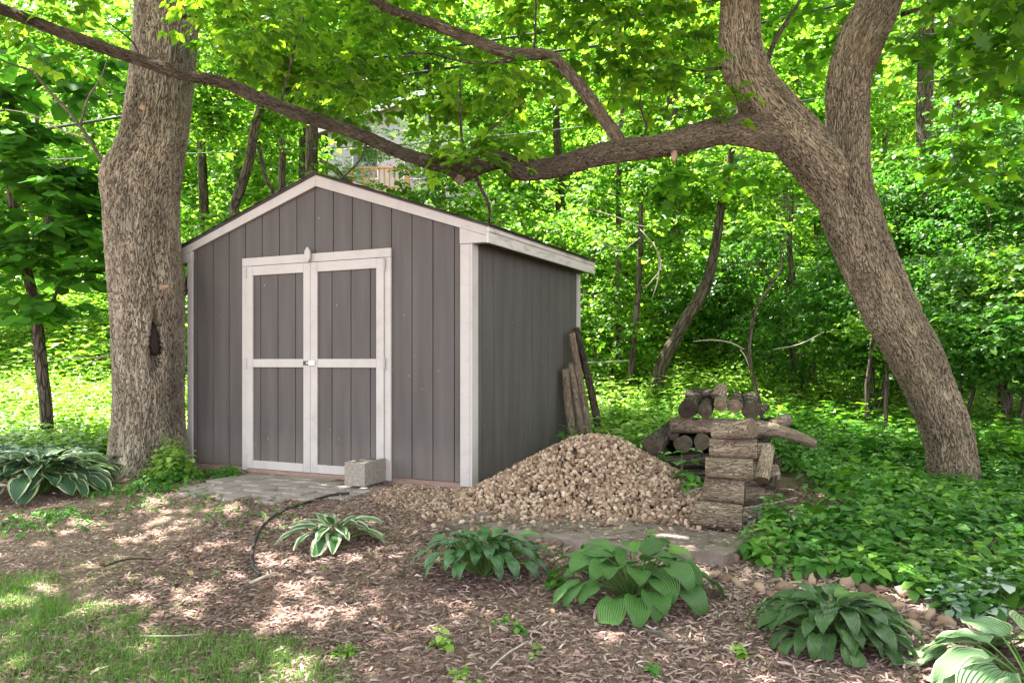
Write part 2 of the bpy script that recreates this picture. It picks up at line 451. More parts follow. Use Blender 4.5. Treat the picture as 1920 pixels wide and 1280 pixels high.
M['dryleaf'] = rnd_mat('dry_leaves', [(0, (.16, .085, .05)), (.6, (.32, .2, .12)), (1, (.42, .34, .2))], .8, .2, .002, 60)
M['hose'] = noise_mat('black_plastic', [(.3, (.012, .012, .013)), (.7, (.035, .034, .033))], 20, rough=.55, spec=.4)
M['cable'] = noise_mat('cable_black', [(.3, (.02, .022, .026)), (.7, (.05, .055, .062))], 20, rough=.5)
M['cable_grey'] = noise_mat('cable_grey', [(.3, (.08, .09, .09)), (.7, (.13, .145, .14))], 20, rough=.5)
M['stem'] = noise_mat('plant_stem', [(.3, (.06, .13, .03)), (.7, (.13, .22, .06))], 20)
M['deck'] = noise_mat('cedar_deck', [(.3, (.4, .2, .1)), (.7, (.56, .33, .2))], 6, stretch=(1, 1, 6))
M['house'] = noise_mat('house_siding', [(.3, (.36, .35, .38)), (.7, (.46, .45, .48))], 3)
M['house_trim'] = noise_mat('house_trim', [(.3, (.7, .7, .72)), (.7, (.8, .8, .8))], 3)
M['house_roof'] = noise_mat('house_roof', [(.3, (.14, .12, .12)), (.7, (.22, .2, .19))], 8)
M['glass'] = noise_mat('dark_glass', [(.3, (.02, .025, .03)), (.7, (.05, .06, .07))], 2, rough=.08, spec=.8, bump=0)
M['hollow'] = noise_mat('hollow_shade_wood', [(.3, (.012, .009, .008)), (.75, (.06, .042, .032))], 14, 8, .95, .01)
M['knot'] = noise_mat('knot_wood', [(.3, (.2, .12, .09)), (.7, (.42, .28, .2))], 18, 8, .9, .006)

def siding_mat():
    m, n, l, bs, out = new_mat('grey_siding')
    tc = n.new('ShaderNodeTexCoord')
    n1 = nd(n, 'ShaderNodeTexNoise'); n1.inputs['Scale'].default_value = 1.1; n1.inputs['Detail'].default_value = 5
    l.new(tc.outputs['Object'], n1.inputs['Vector'])
    mps = n.new('ShaderNodeMapping'); mps.inputs['Scale'].default_value = (9, 9, .9); l.new(tc.outputs['Object'], mps.inputs[0]); l.new(mps.outputs[0], n1.inputs['Vector'])
    c1 = ramp(n, l, n1.outputs[0], [(.3, (.072, .063, .062)), (.7, (.1, .089, .088))])
    mp = n.new('ShaderNodeMapping'); mp.inputs['Scale'].default_value = (70, 70, 9); l.new(tc.outputs['Object'], mp.inputs[0])
    n2 = nd(n, 'ShaderNodeTexNoise'); n2.inputs['Scale'].default_value = 1; n2.inputs['Detail'].default_value = 4
    l.new(mp.outputs[0], n2.inputs['Vector'])
    # pale scuffs and droppings, sparse specks
    v = nd(n, 'ShaderNodeTexVoronoi'); v.inputs['Scale'].default_value = 5.5; l.new(tc.outputs['Object'], v.inputs['Vector'])
    lt = nd(n, 'ShaderNodeMath', operation='LESS_THAN'); lt.inputs[1].default_value = .035; l.new(v.outputs['Distance'], lt.inputs[0])
    mx = nd(n, 'ShaderNodeMix', data_type='RGBA'); l.new(lt.outputs[0], mx.inputs[0]); l.new(c1, mx.inputs[6]); mx.inputs[7].default_value = (.3, .27, .26, 1)
    # dusty splash zone near the ground
    sp = n.new('ShaderNodeSeparateXYZ'); l.new(tc.outputs['Object'], sp.inputs[0])
    ns = nd(n, 'ShaderNodeMath', operation='MULTIPLY_ADD'); ns.inputs[1].default_value = .35; l.new(n1.outputs[0], ns.inputs[0])
    iv = nd(n, 'ShaderNodeMath', operation='SUBTRACT'); iv.inputs[0].default_value = .42; l.new(sp.outputs[2], iv.inputs[1]); l.new(iv.outputs[0], ns.inputs[2])
    mr = nd(n, 'ShaderNodeMapRange'); mr.inputs[1].default_value = .2; mr.inputs[2].default_value = .6; mr.inputs[4].default_value = .6; l.new(ns.outputs[0], mr.inputs[0])
    m2 = nd(n, 'ShaderNodeMix', data_type='RGBA'); l.new(mr.outputs[0], m2.inputs[0]); l.new(mx.outputs[2], m2.inputs[6]); m2.inputs[7].default_value = (.17, .145, .135, 1)
    l.new(m2.outputs[2], bs.inputs['Base Color'])
    bs.inputs['Roughness'].default_value = .62; bs.inputs['Specular IOR Level'].default_value = .3
    bp = nd(n, 'ShaderNodeBump'); bp.inputs['Distance'].default_value = .0025; bp.inputs['Strength'].default_value = .6
    l.new(n2.outputs[0], bp.inputs['Height']); l.new(bp.outputs[0], bs.inputs['Normal'])
    return m
M['siding'] = siding_mat()

def ground_mat():
    m, n, l, bs, out = new_mat('forest_floor')
    tc = n.new('ShaderNodeTexCoord')
    def noise(s, d=6, r=.65):
        x = nd(n, 'ShaderNodeTexNoise'); x.inputs['Scale'].default_value = s; x.inputs['Detail'].default_value = d; x.inputs['Roughness'].default_value = r
        l.new(tc.outputs['Object'], x.inputs['Vector']); return x
    v = nd(n, 'ShaderNodeTexVoronoi'); v.inputs['Scale'].default_value = 42
    l.new(tc.outputs['Object'], v.inputs['Vector'])
    c1 = ramp(n, l, v.outputs['Color'], [(0, (.08, .05, .04)), (.5, (.22, .15, .12)), (1, (.38, .27, .22))])
    n1 = noise(1.3); n2 = noise(60, 8, .8)
    c2 = ramp(n, l, n2.outputs[0], [(.3, (.16, .112, .088)), (.55, (.33, .245, .195)), (.75, (.46, .36, .3))])
    mx = nd(n, 'ShaderNodeMix', data_type='RGBA'); l.new(ramp(n, l, n1.outputs[0], [(.4, (0, 0, 0)), (.6, (1, 1, 1))]), mx.inputs[0])
    l.new(c1, mx.inputs[6]); l.new(c2, mx.inputs[7])
    # leaf litter and moss on the slope away from the yard
    sp = n.new('ShaderNodeSeparateXYZ'); l.new(tc.outputs['Object'], sp.inputs[0])
    mr = nd(n, 'ShaderNodeMapRange'); mr.inputs[1].default_value = 8; mr.inputs[2].default_value = 10.5; l.new(sp.outputs[1], mr.inputs[0])
    n3 = noise(5, 6, .7)
    c3 = ramp(n, l, n3.outputs[0], [(.35, (.035, .035, .016)), (.55, (.04, .08, .018)), (.75, (.08, .15, .03))])
    m2 = nd(n, 'ShaderNodeMix', data_type='RGBA'); l.new(mr.outputs[0], m2.inputs[0]); l.new(mx.outputs[2], m2.inputs[6]); l.new(c3, m2.inputs[7])
    l.new(m2.outputs[2], bs.inputs['Base Color']); bs.inputs['Roughness'].default_value = .95; bs.inputs['Specular IOR Level'].default_value = .1
    bp = nd(n, 'ShaderNodeBump'); bp.inputs['Distance'].default_value = .02; l.new(n2.outputs[0], bp.inputs['Height']); l.new(bp.outputs[0], bs.inputs['Normal'])
    return m
M['ground'] = ground_mat()

# ------------------------------------------------------------------ ground
gx = np.unique(np.concatenate([np.linspace(-90, -12, 40), np.linspace(-12, 12, 220), np.linspace(12, 90, 40)]))
gy = np.unique(np.concatenate([np.linspace(-30, 1, 20), np.linspace(1, 12, 150), np.linspace(12, 95, 80)]))
XX, YY = np.meshgrid(gx, gy)
i = np.arange(len(gy) - 1)[:, None] * len(gx); j = np.arange(len(gx) - 1)[None]
q = np.stack([i + j, i + j + 1, i + len(gx) + j + 1, i + len(gx) + j], -1).reshape(-1, 4)
tag(link('ground', mesh_np('ground', np.stack([XX.ravel(), YY.ravel(), gz(XX, YY).ravel()], 1), q, True), M['ground']), kind='structure')

# ------------------------------------------------------------------ leaves
def T_simple(w=.36, fold=.12, droop=.18):
    v = np.array([(0, 0, 0), (0, .35, 0), (0, .72, -droop * .4), (0, 1, -droop),
                  (-w, .32, fold), (-w * .8, .68, fold * .6 - droop * .4), (w, .32, fold), (w * .8, .68, fold * .6 - droop * .4)])
    return v, [np.array([(0, 1, 4), (2, 3, 5), (0, 6, 1), (2, 7, 3)]), np.array([(1, 2, 5, 4), (1, 6, 7, 2)])]

def T_far(w=.36, fold=.1):
    v = np.array([(0, 0, 0), (0, 1, -.12), (-w, .45, fold), (w, .45, fold)])
    return v, [np.array([(0, 1, 2), (0, 3, 1)])]

def T_join(ts, xf):
    vs_, f3, f4, o = [], [], [], 0
    for (v, fl), (ang, s, off) in zip(ts, xf):
        c, sn = math.cos(ang), math.sin(ang)
        q_ = v * s
        q_ = np.stack([q_[:, 0] * c - q_[:, 1] * sn + off[0], q_[:, 0] * sn + q_[:, 1] * c + off[1], q_[:, 2] + off[2]], 1)
        vs_.append(q_)
        for f in fl: (f3 if f.shape[1] == 3 else f4).append(f + o)
        o += len(v)
    return np.concatenate(vs_), [np.concatenate(f) for f in (f3, f4) if f]

T_tri = T_join([T_simple(.3)] * 3, [(0, .62, (0, .38, 0)), (.95, .5, (0, .33, 0)), (-.95, .5, (0, .33, 0))])
T_five = T_join([T_simple(.27)] * 5, [(0, .5, (0, .5, -.03)), (.9, .44, (0, .48, -.02)), (-.9, .44, (0, .48, -.02)), (1.1, .4, (0, .2, 0)), (-1.1, .4, (0, .2, 0))])
def T_lobed():
    pr = [(0, 0), (.22, .04), (.5, .1), (.33, .26), (.58, .52), (.3, .55), (.22, .68), (0, 1.0)]
    out = [(x, y) for x, y in pr] + [(-x, y) for x, y in pr[1:-1][::-1]]
    v = np.array([(x, y, .1 * abs(x) - .15 * y * y) for x, y in out] + [(0, .35, 0)])
    n_ = len(out)
    return v, [np.array([(n_, i_, (i_ + 1) % n_) for i_ in range(n_)])]
T_maple = T_lobed()
def T_round_():
    a = np.linspace(0, 2 * np.pi, 10, endpoint=False)
    v = np.stack([np.sin(a) * .46, .48 - np.cos(a) * .48 , .1 * np.abs(np.sin(a)) - .1 * (1 - np.cos(a)) * .5], 1)
    v[0, 1] = .07; v[5, 1] = 1.06
    v = np.concatenate([v, [(0, .4, 0)]])
    return v, [np.array([(10, i_, (i_ + 1) % 10) for i_ in range(10)])]
T_round = T_round_()

def unit(a): return a / np.maximum(np.linalg.norm(a, axis=-1, keepdims=True), 1e-9)

def leaves_arrays(P_, A_, N_, S_, T, val=None):
    tv, tf = T
    A_ = unit(A_); N_ = unit(N_ - A_ * (N_ * A_).sum(1, keepdims=True)); B_ = np.cross(A_, N_)
    n_ = len(P_); K = len(tv)
    Vv = P_[:, None] + S_[:, None, None] * (tv[None, :, :1] * B_[:, None] + tv[None, :, 1:2] * A_[:, None] + tv[None, :, 2:] * N_[:, None])
    off = (np.arange(n_) * K)[:, None, None]
    fl = [(f[None] + off).reshape(-1, f.shape[1]) for f in tf]
    val = rs.uniform(0, 1, n_) if val is None else val
    return Vv.reshape(-1, 3), fl, np.repeat(val, K)

def leaf_mesh(name, P_, A_, N_, S_, T, val=None):
    v, fl, a = leaves_arrays(P_, A_, N_, S_, T, val)
    return mesh_np(name, v, fl, False, {'lv': a})

def twig_leaves(P0, D, L, k, size, droop=.35, tilt=.35):
    """leaves set alternately along twigs: P0 (n,3) starts, D (n,3) unit directions, L (n,) lengths, k leaves each"""
    n_ = len(P0)
    t = (np.arange(k) + .6) / k
    sag = -.12 * (t ** 2)
    Pp = P0[:, None] + D[:, None] * (L[:, None] * t[None])[..., None]
    Pp[..., 2] += sag[None] * L[:, None]
    Pp = Pp + rs.normal(0, .02, Pp.shape)
    side = np.where(np.arange(k) % 2 == 0, 1, -1)[None] * rs.uniform(.5, 1.25, (n_, k))
    side[:, -1] *= .2
    ca, sa = np.cos(side), np.sin(side)
    ax = np.stack([D[:, None, 0] * ca - D[:, None, 1] * sa, D[:, None, 0] * sa + D[:, None, 1] * ca,
                   np.repeat(D[:, None, 2], k, 1) * .5 - rs.uniform(0, 2 * droop, (n_, k))], -1)
    nn = np.stack([rs.normal(0, tilt, (n_, k)), rs.normal(0, tilt, (n_, k)), np.ones((n_, k))], -1)
    S_ = size * rs.uniform(.65, 1.2, (n_, k))
    return Pp.reshape(-1, 3), ax.reshape(-1, 3), nn.reshape(-1, 3), S_.ravel()

def rand_dirs(n_, up=(-.25, .45)):
    a = rs.uniform(0, 2 * np.pi, n_); z = rs.uniform(*up, n_)
    return unit(np.stack([np.cos(a), np.sin(a), z], 1))

def bough_points(centers, rad, tw, L, flat=.45):
    "twig starts round bough centres"
    n_ = len(centers)
    c = np.repeat(centers, tw, 0); r_ = np.repeat(rad, tw)
    d = rand_dirs(len(c), (-.35, .5))
    off = rs.normal(0, .42, (len(c), 3)) * r_[:, None]; off[:, 2] *= flat
    D = unit(d + unit(off) * .8)
    D[:, 2] *= .6; D = unit(D)
    return c + off, D, np.full(len(c), L) * rs.uniform(.5, 1.2, len(c))

def crown_mesh(name, rx, rz, nb, tw, k, size, T, mat, seed, brad=.75, L=.55, limbs=True):
    "crown centred on its own origin; z from -rz to rz; patches of boughs with gaps between them"
    global rs
    keep = rs; rs = np.random.RandomState(seed)
    d = unit(rs.normal(0, 1, (nb * 3, 3)))
    rr = rs.uniform(.25, 1, nb * 3) ** .45
    c = d * rr[:, None] * np.array([rx, rx, rz])
    ns = fnoise(c[:, 0], c[:, 1] + c[:, 2] * 1.7, 2.2 / (rx * .5), seed)
    c = c[np.argsort(-ns)][:nb]
    p, D, L_ = bough_points(c, rs.uniform(.6, 1.3, nb) * brad, tw, L)
    v, fl, a = leaves_arrays(*twig_leaves(p, D, L_, k, size), T)
    nl = sum(len(f) for f in fl)
    me = mesh_np(name, v, fl, False, {'lv': a})
    me.materials.append(mat)
    cs = c
    rs = keep
    return me, cs

# ------------------------------------------------------------------ the shed
def tpx(px):
    k = (px - 960) / F
    return (CX - k * CY) / (k * U[1] - U[0])
GROOVES = [0.153 + .2032 * i_ for i_ in range(14)]
GT = [-g for g in GROOVES]                    # shed-local x = -t
PITCH = .339
def roof_z(x):  # top line of the rake, x local (0 right corner, -SW left corner)
    return 2.657 - PITCH * abs(x + SW / 2)

shed = empty('garden_shed', (CX, CY, 0), 'grey garden shed with white trim, double doors and low gable roof', 'shed', rz=-TH)

def plank_wall(name, cuts, z0, ztop, y0, parent, axis='x', gap=.0075, th=.014, mat=None):
    m = MB()
    for a, b in zip(cuts[:-1], cuts[1:]):
        a2, b2 = a + gap / 2, b - gap / 2
        mid = -SW / 2
        if axis == 'x' and a2 < mid < b2 and callable(ztop):
            pts = [(a2, z0), (b2, z0), (b2, ztop(b2)), (mid, ztop(mid)), (a2, ztop(a2))]
        else:
            pts = [(a2, z0), (b2, z0), (b2, ztop(b2) if callable(ztop) else ztop), (a2, ztop(a2) if callable(ztop) else ztop)]
        if axis == 'x':
            m.prism(pts, y0, y0 + th)
        else:
            o = len(m.v); mm = MB(); mm.prism(pts, 0, th)
            m.add([(y0 - v_[1], v_[0], v_[2]) for v_ in mm.v], mm.f)
    return m.obj(name, mat or M['siding'], parent, bevel=.002)

cuts = sorted([0.0, -SW] + GT + [-.153 - .2032 * 14 if .153 + .2032 * 14 < SW - .03 else -SW + .001])
cuts = sorted(set(round(c, 4) for c in cuts))
wall_top = lambda x: roof_z(x) - .075
plank_wall('front_wall', cuts, .03, wall_top, 0, shed)
m = MB(); m.prism([(-SW + .01, .04), (-.01, .04), (-.01, wall_top(0) - .01), (-SW / 2, wall_top(-SW / 2) - .01), (-SW + .01, wall_top(-SW) - .01)], .0145, .06)
m.obj('wall_backing', M['siding'], shed)
sc_ = sorted([0.001, SD] + [.2043 + .2032 * i_ for i_ in range(11)])
plank_wall('side_wall', sc_, .03, 1.98, 0, shed, 'y')
m = MB(); m.box(-.06, -.0145, .06, SD - .01, .04, 1.97); m.obj('wall_backing', M['siding'], shed)
m = MB(); m.box(-SW, -SW + .03, .061, SD, .03, 1.98); m.obj('side_wall', M['siding'], shed)
m = MB(); m.prism([(-SW + .031, .03), (-.061, .03), (-.061, wall_top(-.06)), (-SW / 2, wall_top(-SW / 2)), (-SW + .031, wall_top(-SW + .03))], SD - .03, SD); m.obj('back_wall', M['siding'], shed)
m = MB(); m.box(-SW + .02, -.012, .012, SD - .02, -.09, .026); m.obj('sill_beam', M['sill'], shed)
# corner trim
m = MB(); m.box(-.088, .0, -.022, -.0015, .0, ZT - .012); m.obj('corner_trim', M['trim'], shed, .003)
m = MB(); m.box(.0015, .022, -.022, .085, .0, ZT - .012); m.obj('corner_trim', M['trim'], shed, .003)
m = MB(); m.box(-SW - .02, -SW + .045, -.022, -.0015, .0, ZT - .0); m.obj('corner_trim', M['trim'], shed, .003)
m = MB(); m.box(-SW - .02, -SW - .001, 0, .085, .0, ZT - .0); m.obj('corner_trim', M['trim'], shed, .003)
m = MB(); m.box(.0015, .02, SD - .08, SD + .012, .03, ZT - .012); m.obj('corner_trim', M['trim'], shed, .003)
# rake boards on the gable
OV = .153
m = MB(); m.prism([(OV, roof_z(OV)), (-SW / 2, roof_z(-SW / 2)), (-SW / 2, roof_z(-SW / 2) - .098), (OV, roof_z(OV) - .072)], -.03, -.0025); m.obj('rake_board', M['trim'], shed, .002)
m = MB(); m.prism([(-SW / 2 - .0015, roof_z(-SW / 2)), (-SW - OV, roof_z(OV)), (-SW - OV, roof_z(OV) - .072), (-SW / 2 - .0015, roof_z(-SW / 2) - .098)], -.03, -.0025); m.obj('rake_board', M['trim'], shed, .002)
zr = roof_z(OV) - .075
m = MB(); m.prism([(OV - .001, zr), (-.09, zr + PITCH * (OV + .09) - .001), (-.09, 1.956), (OV - .001, 1.956)], -.027, .04); m.obj('eave_return', M['trim'], shed, .002)
m = MB(); m.prism([(-SW - OV + .001, zr), (-SW + .045, zr + PITCH * (OV + .045) - .001), (-SW + .045, 1.966), (-SW - OV + .001, 1.966)], -.027, .04); m.obj('eave_return', M['trim'], shed, .002)
# fascia along the eaves and the soffit behind it
for s_, x0 in ((1, OV), (-1, -SW - OV)):
    m = MB(); m.box(min(x0, x0 + s_ * .02), max(x0, x0 + s_ * .02), -.03, 2.51, 1.95, roof_z(OV) - .045); fb = m.obj('fascia_board', M['trim_worn'], shed, .003)
    m = MB(); m.box(min(x0, x0 + s_ * .027), max(x0, x0 + s_ * .027), -.03, 2.512, roof_z(OV) - .043, roof_z(OV) - .004); m.obj('drip_board', M['trim_worn'], shed, .002)
m = MB(); m.box(.016, OV - .002, .045, 2.5, 1.962, 1.972); m.obj('soffit', M['soffit'], shed)
def roof_half(s_):
    v_, f_ = [], []
    m = MB()
    xe = OV + .035
    if s_ > 0: pts = [(xe, roof_z(xe)), (-SW / 2, roof_z(-SW / 2)), (-SW / 2, roof_z(-SW / 2) + .012), (xe, roof_z(xe) + .012)]
    else: pts = [(-SW / 2 - .001, roof_z(-SW / 2)), (-SW - xe, roof_z(xe)), (-SW - xe, roof_z(xe) + .012), (-SW / 2 - .001, roof_z(-SW / 2) + .012)]
    pts = [(a, b + .002) for a, b in pts]
    m.prism(pts, -.045, 2.53)
    o = m.obj('roof', M['soffit'], shed)
    # courses of shingle tabs
    P_, Vv, Ff, A_ = [], [], [], []
    ln = math.hypot(1, PITCH)
    nrow = 13; half = (SW / 2 + xe)
    for r_ in range(nrow):
        x1 = half - r_ * half / nrow + .012; x0 = x1 - half / nrow * 1.15
        y = -.06 - rs.uniform(0, .12)
        while y < 2.53:
            wd = .155
            ya, yb = max(y, -.06 + rs.uniform(0, .006)), min(y + wd - .006, 2.545)
            if yb > ya + .01:
                lift = .0195 + rs.uniform(0, .007); d_ = rs.uniform(-.006, .006)
                b_ = len(Vv)
                for xx, zz in ((x0, .0155), (x1 + d_, lift), ):
                    for yy in (ya, yb):
                        X = -SW / 2 + s_ * xx; Z = 2.657 - PITCH * xx + zz
                        Vv += [(X, yy, Z), (X, yy, Z + .006)]
                for f in ((1, 3, 7, 5), (0, 4, 6, 2), (4, 5, 7, 6), (0, 1, 5, 4), (2, 6, 7, 3)):
                    Ff.append([b_ + q_ for q_ in f])
                A_ += [rs.uniform(0, 1)] * 8
            y += wd
    me = mesh_np('shingles', np.array(Vv), np.array(Ff), False, {'lv': np.array(A_)})
    link('shingles', me, M['shingle'], o)
roof_half(1); roof_half(-1)

# door casing and the two door leaves
dl, dr = -tpx(457.5), -tpx(735.5)             # local x of the casing's outer edges
ztop = 1.966
m = MB(); m.box(dl, dr, -.024, -.0015, ztop - .075, ztop); m.obj('door_casing', M['trim'], shed, .003)
m = MB(); m.box(dl, dl + .062, -.024, -.0015, .0, ztop - .077); m.obj('door_casing', M['trim'], shed, .003)
m = MB(); m.box(dr - .062, dr, -.024, -.0015, .0, ztop - .077); m.obj('door_casing', M['trim'], shed, .003)
m = MB(); m.box(dl + .063, dr - .063, -.03, -.004, -.02, .018); m.obj('threshold', M['sill'], shed, .003)
mid = -tpx(586.5)
def door(x0, x1, hinge_left, label):
    d_ = bpy.data.objects.new('door', None); C.objects.link(d_); d_.parent = shed; d_['label'] = label
    z0, z1 = .022, ztop - .081
    cs_ = sorted([x0 + .05, x1 - .05] + [g for g in GT if x0 + .07 < g < x1 - .07])
    plank_wall('door_panel', cs_, z0 + .02, z1 - .02, -.0185, d_, th=.016)
    sw_ = .075
    zc = .995
    def bd(a, b, c, e):
        m_ = MB(); m_.box(a, b, -.036, -.0186, c, e); return m_.obj('door_frame_board', M['trim'], d_, .002)
    bd(x0, x0 + sw_, z0, z1); bd(x1 - sw_, x1, z0, z1)
    bd(x0 + sw_ + .002, x1 - sw_ - .002, z1 - .085, z1); bd(x0 + sw_ + .002, x1 - sw_ - .002, z0, z0 + .075)
    bd(x0 + sw_ + .002, x1 - sw_ - .002, zc - .04, zc + .035)
    hx = x0 - .003 if hinge_left else x1 + .003
    for zz in (.1, .99, 1.83):
        m_ = MB(); m_.box(hx - .012, hx + .012, -.0395, -.0365, zz - .05, zz + .05)
        v1, f1, b1 = tube_data([(hx, -.042, zz - .052), (hx, -.042, zz + .052)], [.0055] * 2, seg=8, step=.05)
        m_.add(v1, [tuple(r_) for f in f1 for r_ in f])
        m_.obj('hinge', M['trim'], d_)
    return d_
door(dl + .064, mid - .002, True, 'left door leaf, white braced')
door(mid + .002, dr - .064, False, 'right door leaf, white braced')
m = MB(); m.box(mid - .075, mid - .015, -.043, -.0365, .975, 1.012); m.obj('hasp', M['black_steel'], shed, .002)
m = MB(); m.box(mid - .012, mid + .055, -.047, -.0365, .97, 1.016); m.box(mid - .03, mid - .012, -.056, -.0365, .985, 1.002); m.obj('latch_plate', M['steel'], shed, .003)
ox, oz = -tpx(583.5), 1.958
m = MB(); m.prism([(ox, oz + .068), (ox + .03, oz + .028), (ox + .03, oz - .04), (ox, oz - .08), (ox - .03, oz - .04), (ox - .03, oz + .028)], -.058, -.038)
o = m.obj('turn_button', M['trim'], shed, .003); o['label'] = 'pointed white wooden turn button over the doors'
# nail heads on trim and siding
m = MB()
def nail(x, y, z, r_=.0035):
    n_ = 6; m.add([(x + r_ * math.cos(a), y, z + r_ * math.sin(a)) for a in [q_ * 6.283 / n_ for q_ in range(n_)]], [tuple(range(n_))])
for z in np.arange(.12, 1.9, .3): nail(-.02, -.0226, z); nail(-.07, -.0226, z + .02); nail(-SW + .01, -.0226, z); nail(dl + .03, -.0246, z); nail(dr - .03, -.0246, z)
for x in np.arange(dl + .1, dr - .05, .32): nail(x, -.0246, ztop - .03)
for z in (.06, .5, .95, 1.04, 1.45, 1.84):
    for x in (dl + .09, dl + .12, mid - .05, mid - .03, mid + .03, mid + .055, dr - .09, dr - .12): nail(x + rs.uniform(-.006, .006), -.0365, z + rs.uniform(-.01, .01), .003)
for g in GT:
    for z in np.arange(.1, 1.9, .42):
        if not dl - .03 < g < dr + .03: nail(g + .02, -.0008, z + rs.uniform(-.02, .02), .0028)
for x in np.arange(-1.5, 1.7, .38):
    nail(-SW / 2 + x, -.0308, roof_z(-SW / 2 + x) - .045)
m.obj('nail_heads', M['rot'], shed)
# splattered droppings and scuffs low on the doors are small raised specks of mud
v_, f_ = [], []
for k_ in range(26):
    x0 = rs.choice([rs.uniform(dl + .15, mid - .1), rs.uniform(mid + .1, dr - .15), rs.uniform(-.7, -.1)]); z0 = abs(rs.normal(0, .35)) + .06
    if z0 > 1.8: continue
    yy = -.0195 if dl < x0 < dr else -.0012
    s_ = rs.uniform(.0015, .004); h_ = s_ * rs.uniform(1, 3.5)
    b_ = len(v_); n_ = 6
    for q_ in range(n_):
        a = q_ * 6.283 / n_; v_.append((x0 + s_ * math.cos(a) * rs.uniform(.7, 1.2), yy - .001, z0 + h_ * math.sin(a)))
    f_.append(tuple(range(b_, b_ + n_)))
me = bpy.data.meshes.new('mud_specks'); me.from_pydata(v_, [], f_)
link('mud_specks', me, M['speck'], shed)

# ------------------------------------------------------------------ patio, block, slab
def convex_prism(m, pts, z0, z1):
    n_ = len(pts)
    m.add([(p[0], p[1], z0(p[0], p[1]) if callable(z0) else z0) for p in pts] + [(p[0], p[1], z1) for p in pts],
          [tuple(range(n_))[::-1], tuple(range(n_, 2 * n_))] + [(i_, (i_ + 1) % n_, (i_ + 1) % n_ + n_, i_ + n_) for i_ in range(n_)])
pat = poly((322, 916), (400, 899), (452, 887), (648, 904), (700, 915), (690, 928), (610, 936), (520, 938), (430, 934), (350, 926))
# random flag layout: rectangles in shed axes clipped to the outline
patio = tag(bpy.data.objects.new('patio', None), kind='structure'); C.objects.link(patio)
def loc2w(x, y): return (CX + x * math.cos(TH) + y * math.sin(TH), CY - x * math.sin(TH) + y * math.cos(TH))
row = 0
for a0 in np.arange(-3.3, -.7, .2):
    row += 1
    b0 = -1.15 + (.1 if row % 2 else -.02)
    while b0 < -.03:
        ln_ = .3; b1 = min(b0 + ln_, -.032)
        ctr = loc2w(a0 + .1, (b0 + b1) / 2)
        if inside(pat, np.array([ctr[0]]), np.array([ctr[1]]))[0]:
            m = MB(); g_ = .004
            pts = [loc2w(a0 + g_, b0 + g_), loc2w(a0 + .2 - g_, b0 + g_), loc2w(a0 + .2 - g_, b1 - g_), loc2w(a0 + g_, b1 - g_)]
            convex_prism(m, pts, -.1, float(gz(*ctr)) + .012 + rs.uniform(-.002, .002))
            m.obj('paving_stone', M['paver'], patio, .005)
        b0 += ln_

blk = empty('concrete_block', G(684, 920), 'hollow grey concrete block resting against the right shed door', 'concrete block')
blk.rotation_euler = (0, 0, math.atan2(.41, .15) - R(90)); blk.location.z = .0
bz = .19
m = MB()
# outline as walls round two cores: x from -.19 to 0, y 0 to .4
xs, ys = [-.19, -.155, -.035, 0], [0, .035, .185, .215, .365, .4]
for i_ in range(3):
    for j_ in range(5):
        hole = i_ == 1 and j_ in (1, 3)
        x0, x1, y0, y1 = xs[i_], xs[i_ + 1], ys[j_], ys[j_ + 1]
        if not hole: m.box(x0, x1, y0, y1, 0, bz)
me_o = m.obj('block_body', M['block'], blk)
bm = bmesh.new(); bm.from_mesh(me_o.data)
bmesh.ops.remove_doubles(bm, verts=bm.verts, dist=1e-5)
seen = {}
for f in list(bm.faces):
    key = tuple(sorted(v.index for v in f.verts)); seen.setdefault(key, []).append(f)
bmesh.ops.delete(bm, geom=[f for fs in seen.values() if len(fs) > 1 for f in fs], context='FACES')
bmesh.ops.recalc_face_normals(bm, faces=bm.faces)
bm.to_mesh(me_o.data); bm.free()
b = me_o.modifiers.new('bevel', 'BEVEL'); b.width = .004; b.segments = 2; b.limit_method = 'ANGLE'

def rough_slab(name, corners, z_top, thick, mat, nx=70, ny=16):
    "corners: front-left, front-right, back-right, back-left (x,y,z top)"
    c = [Vector(p) for p in corners]
    vt, vb = [], []
    for j_ in range(ny + 1):
        for i_ in range(nx + 1):
            a, b_ = i_ / nx, j_ / ny
            p = (c[0] * (1 - a) + c[1] * a) * (1 - b_) + (c[3] * (1 - a) + c[2] * a) * b_
            e = min(a * 1.8, (1 - a) * 1.8, b_ * .5, (1 - b_) * .5)
            off = rs.uniform(-.006, .006) if e < .02 else 0
            vt.append((p.x + off, p.y + off + .01 * math.sin(a * 17 + b_), p.z + .006 * math.sin(a * 9 + b_ * 3) - (.008 if e < .01 else 0) + rs.uniform(-.001, .001)))
    n1 = nx + 1
    f = [(j_ * n1 + i_, j_ * n1 + i_ + 1, (j_ + 1) * n1 + i_ + 1, (j_ + 1) * n1 + i_) for j_ in range(ny) for i_ in range(nx)]
    ring = list(range(n1)) + [j_ * n1 + nx for j_ in range(1, ny + 1)] + [ny * n1 + i_ for i_ in range(nx - 1, -1, -1)] + [j_ * n1 for j_ in range(ny - 1, 0, -1)]
    b0 = len(vt)
    lo = [(vt[k_][0] + rs.uniform(-.006, .006), vt[k_][1] + rs.uniform(-.006, .006), vt[k_][2] - thick) for k_ in ring]
    vt += lo
    nr = len(ring)
    f += [(ring[k_], b0 + k_, b0 + (k_ + 1) % nr, ring[(k_ + 1) % nr]) for k_ in range(nr)]
    me = bpy.data.meshes.new(name); me.from_pydata(vt, [], f)
    bm = bmesh.new(); bm.from_mesh(me); bmesh.ops.recalc_face_normals(bm, faces=bm.faces); bm.to_mesh(me); bm.free()
    return link(name, me, mat)
def up(v, dz): return Vector((v.x, v.y, v.z + dz))
A1, A2 = G(820, 992), G(1357, 1064)
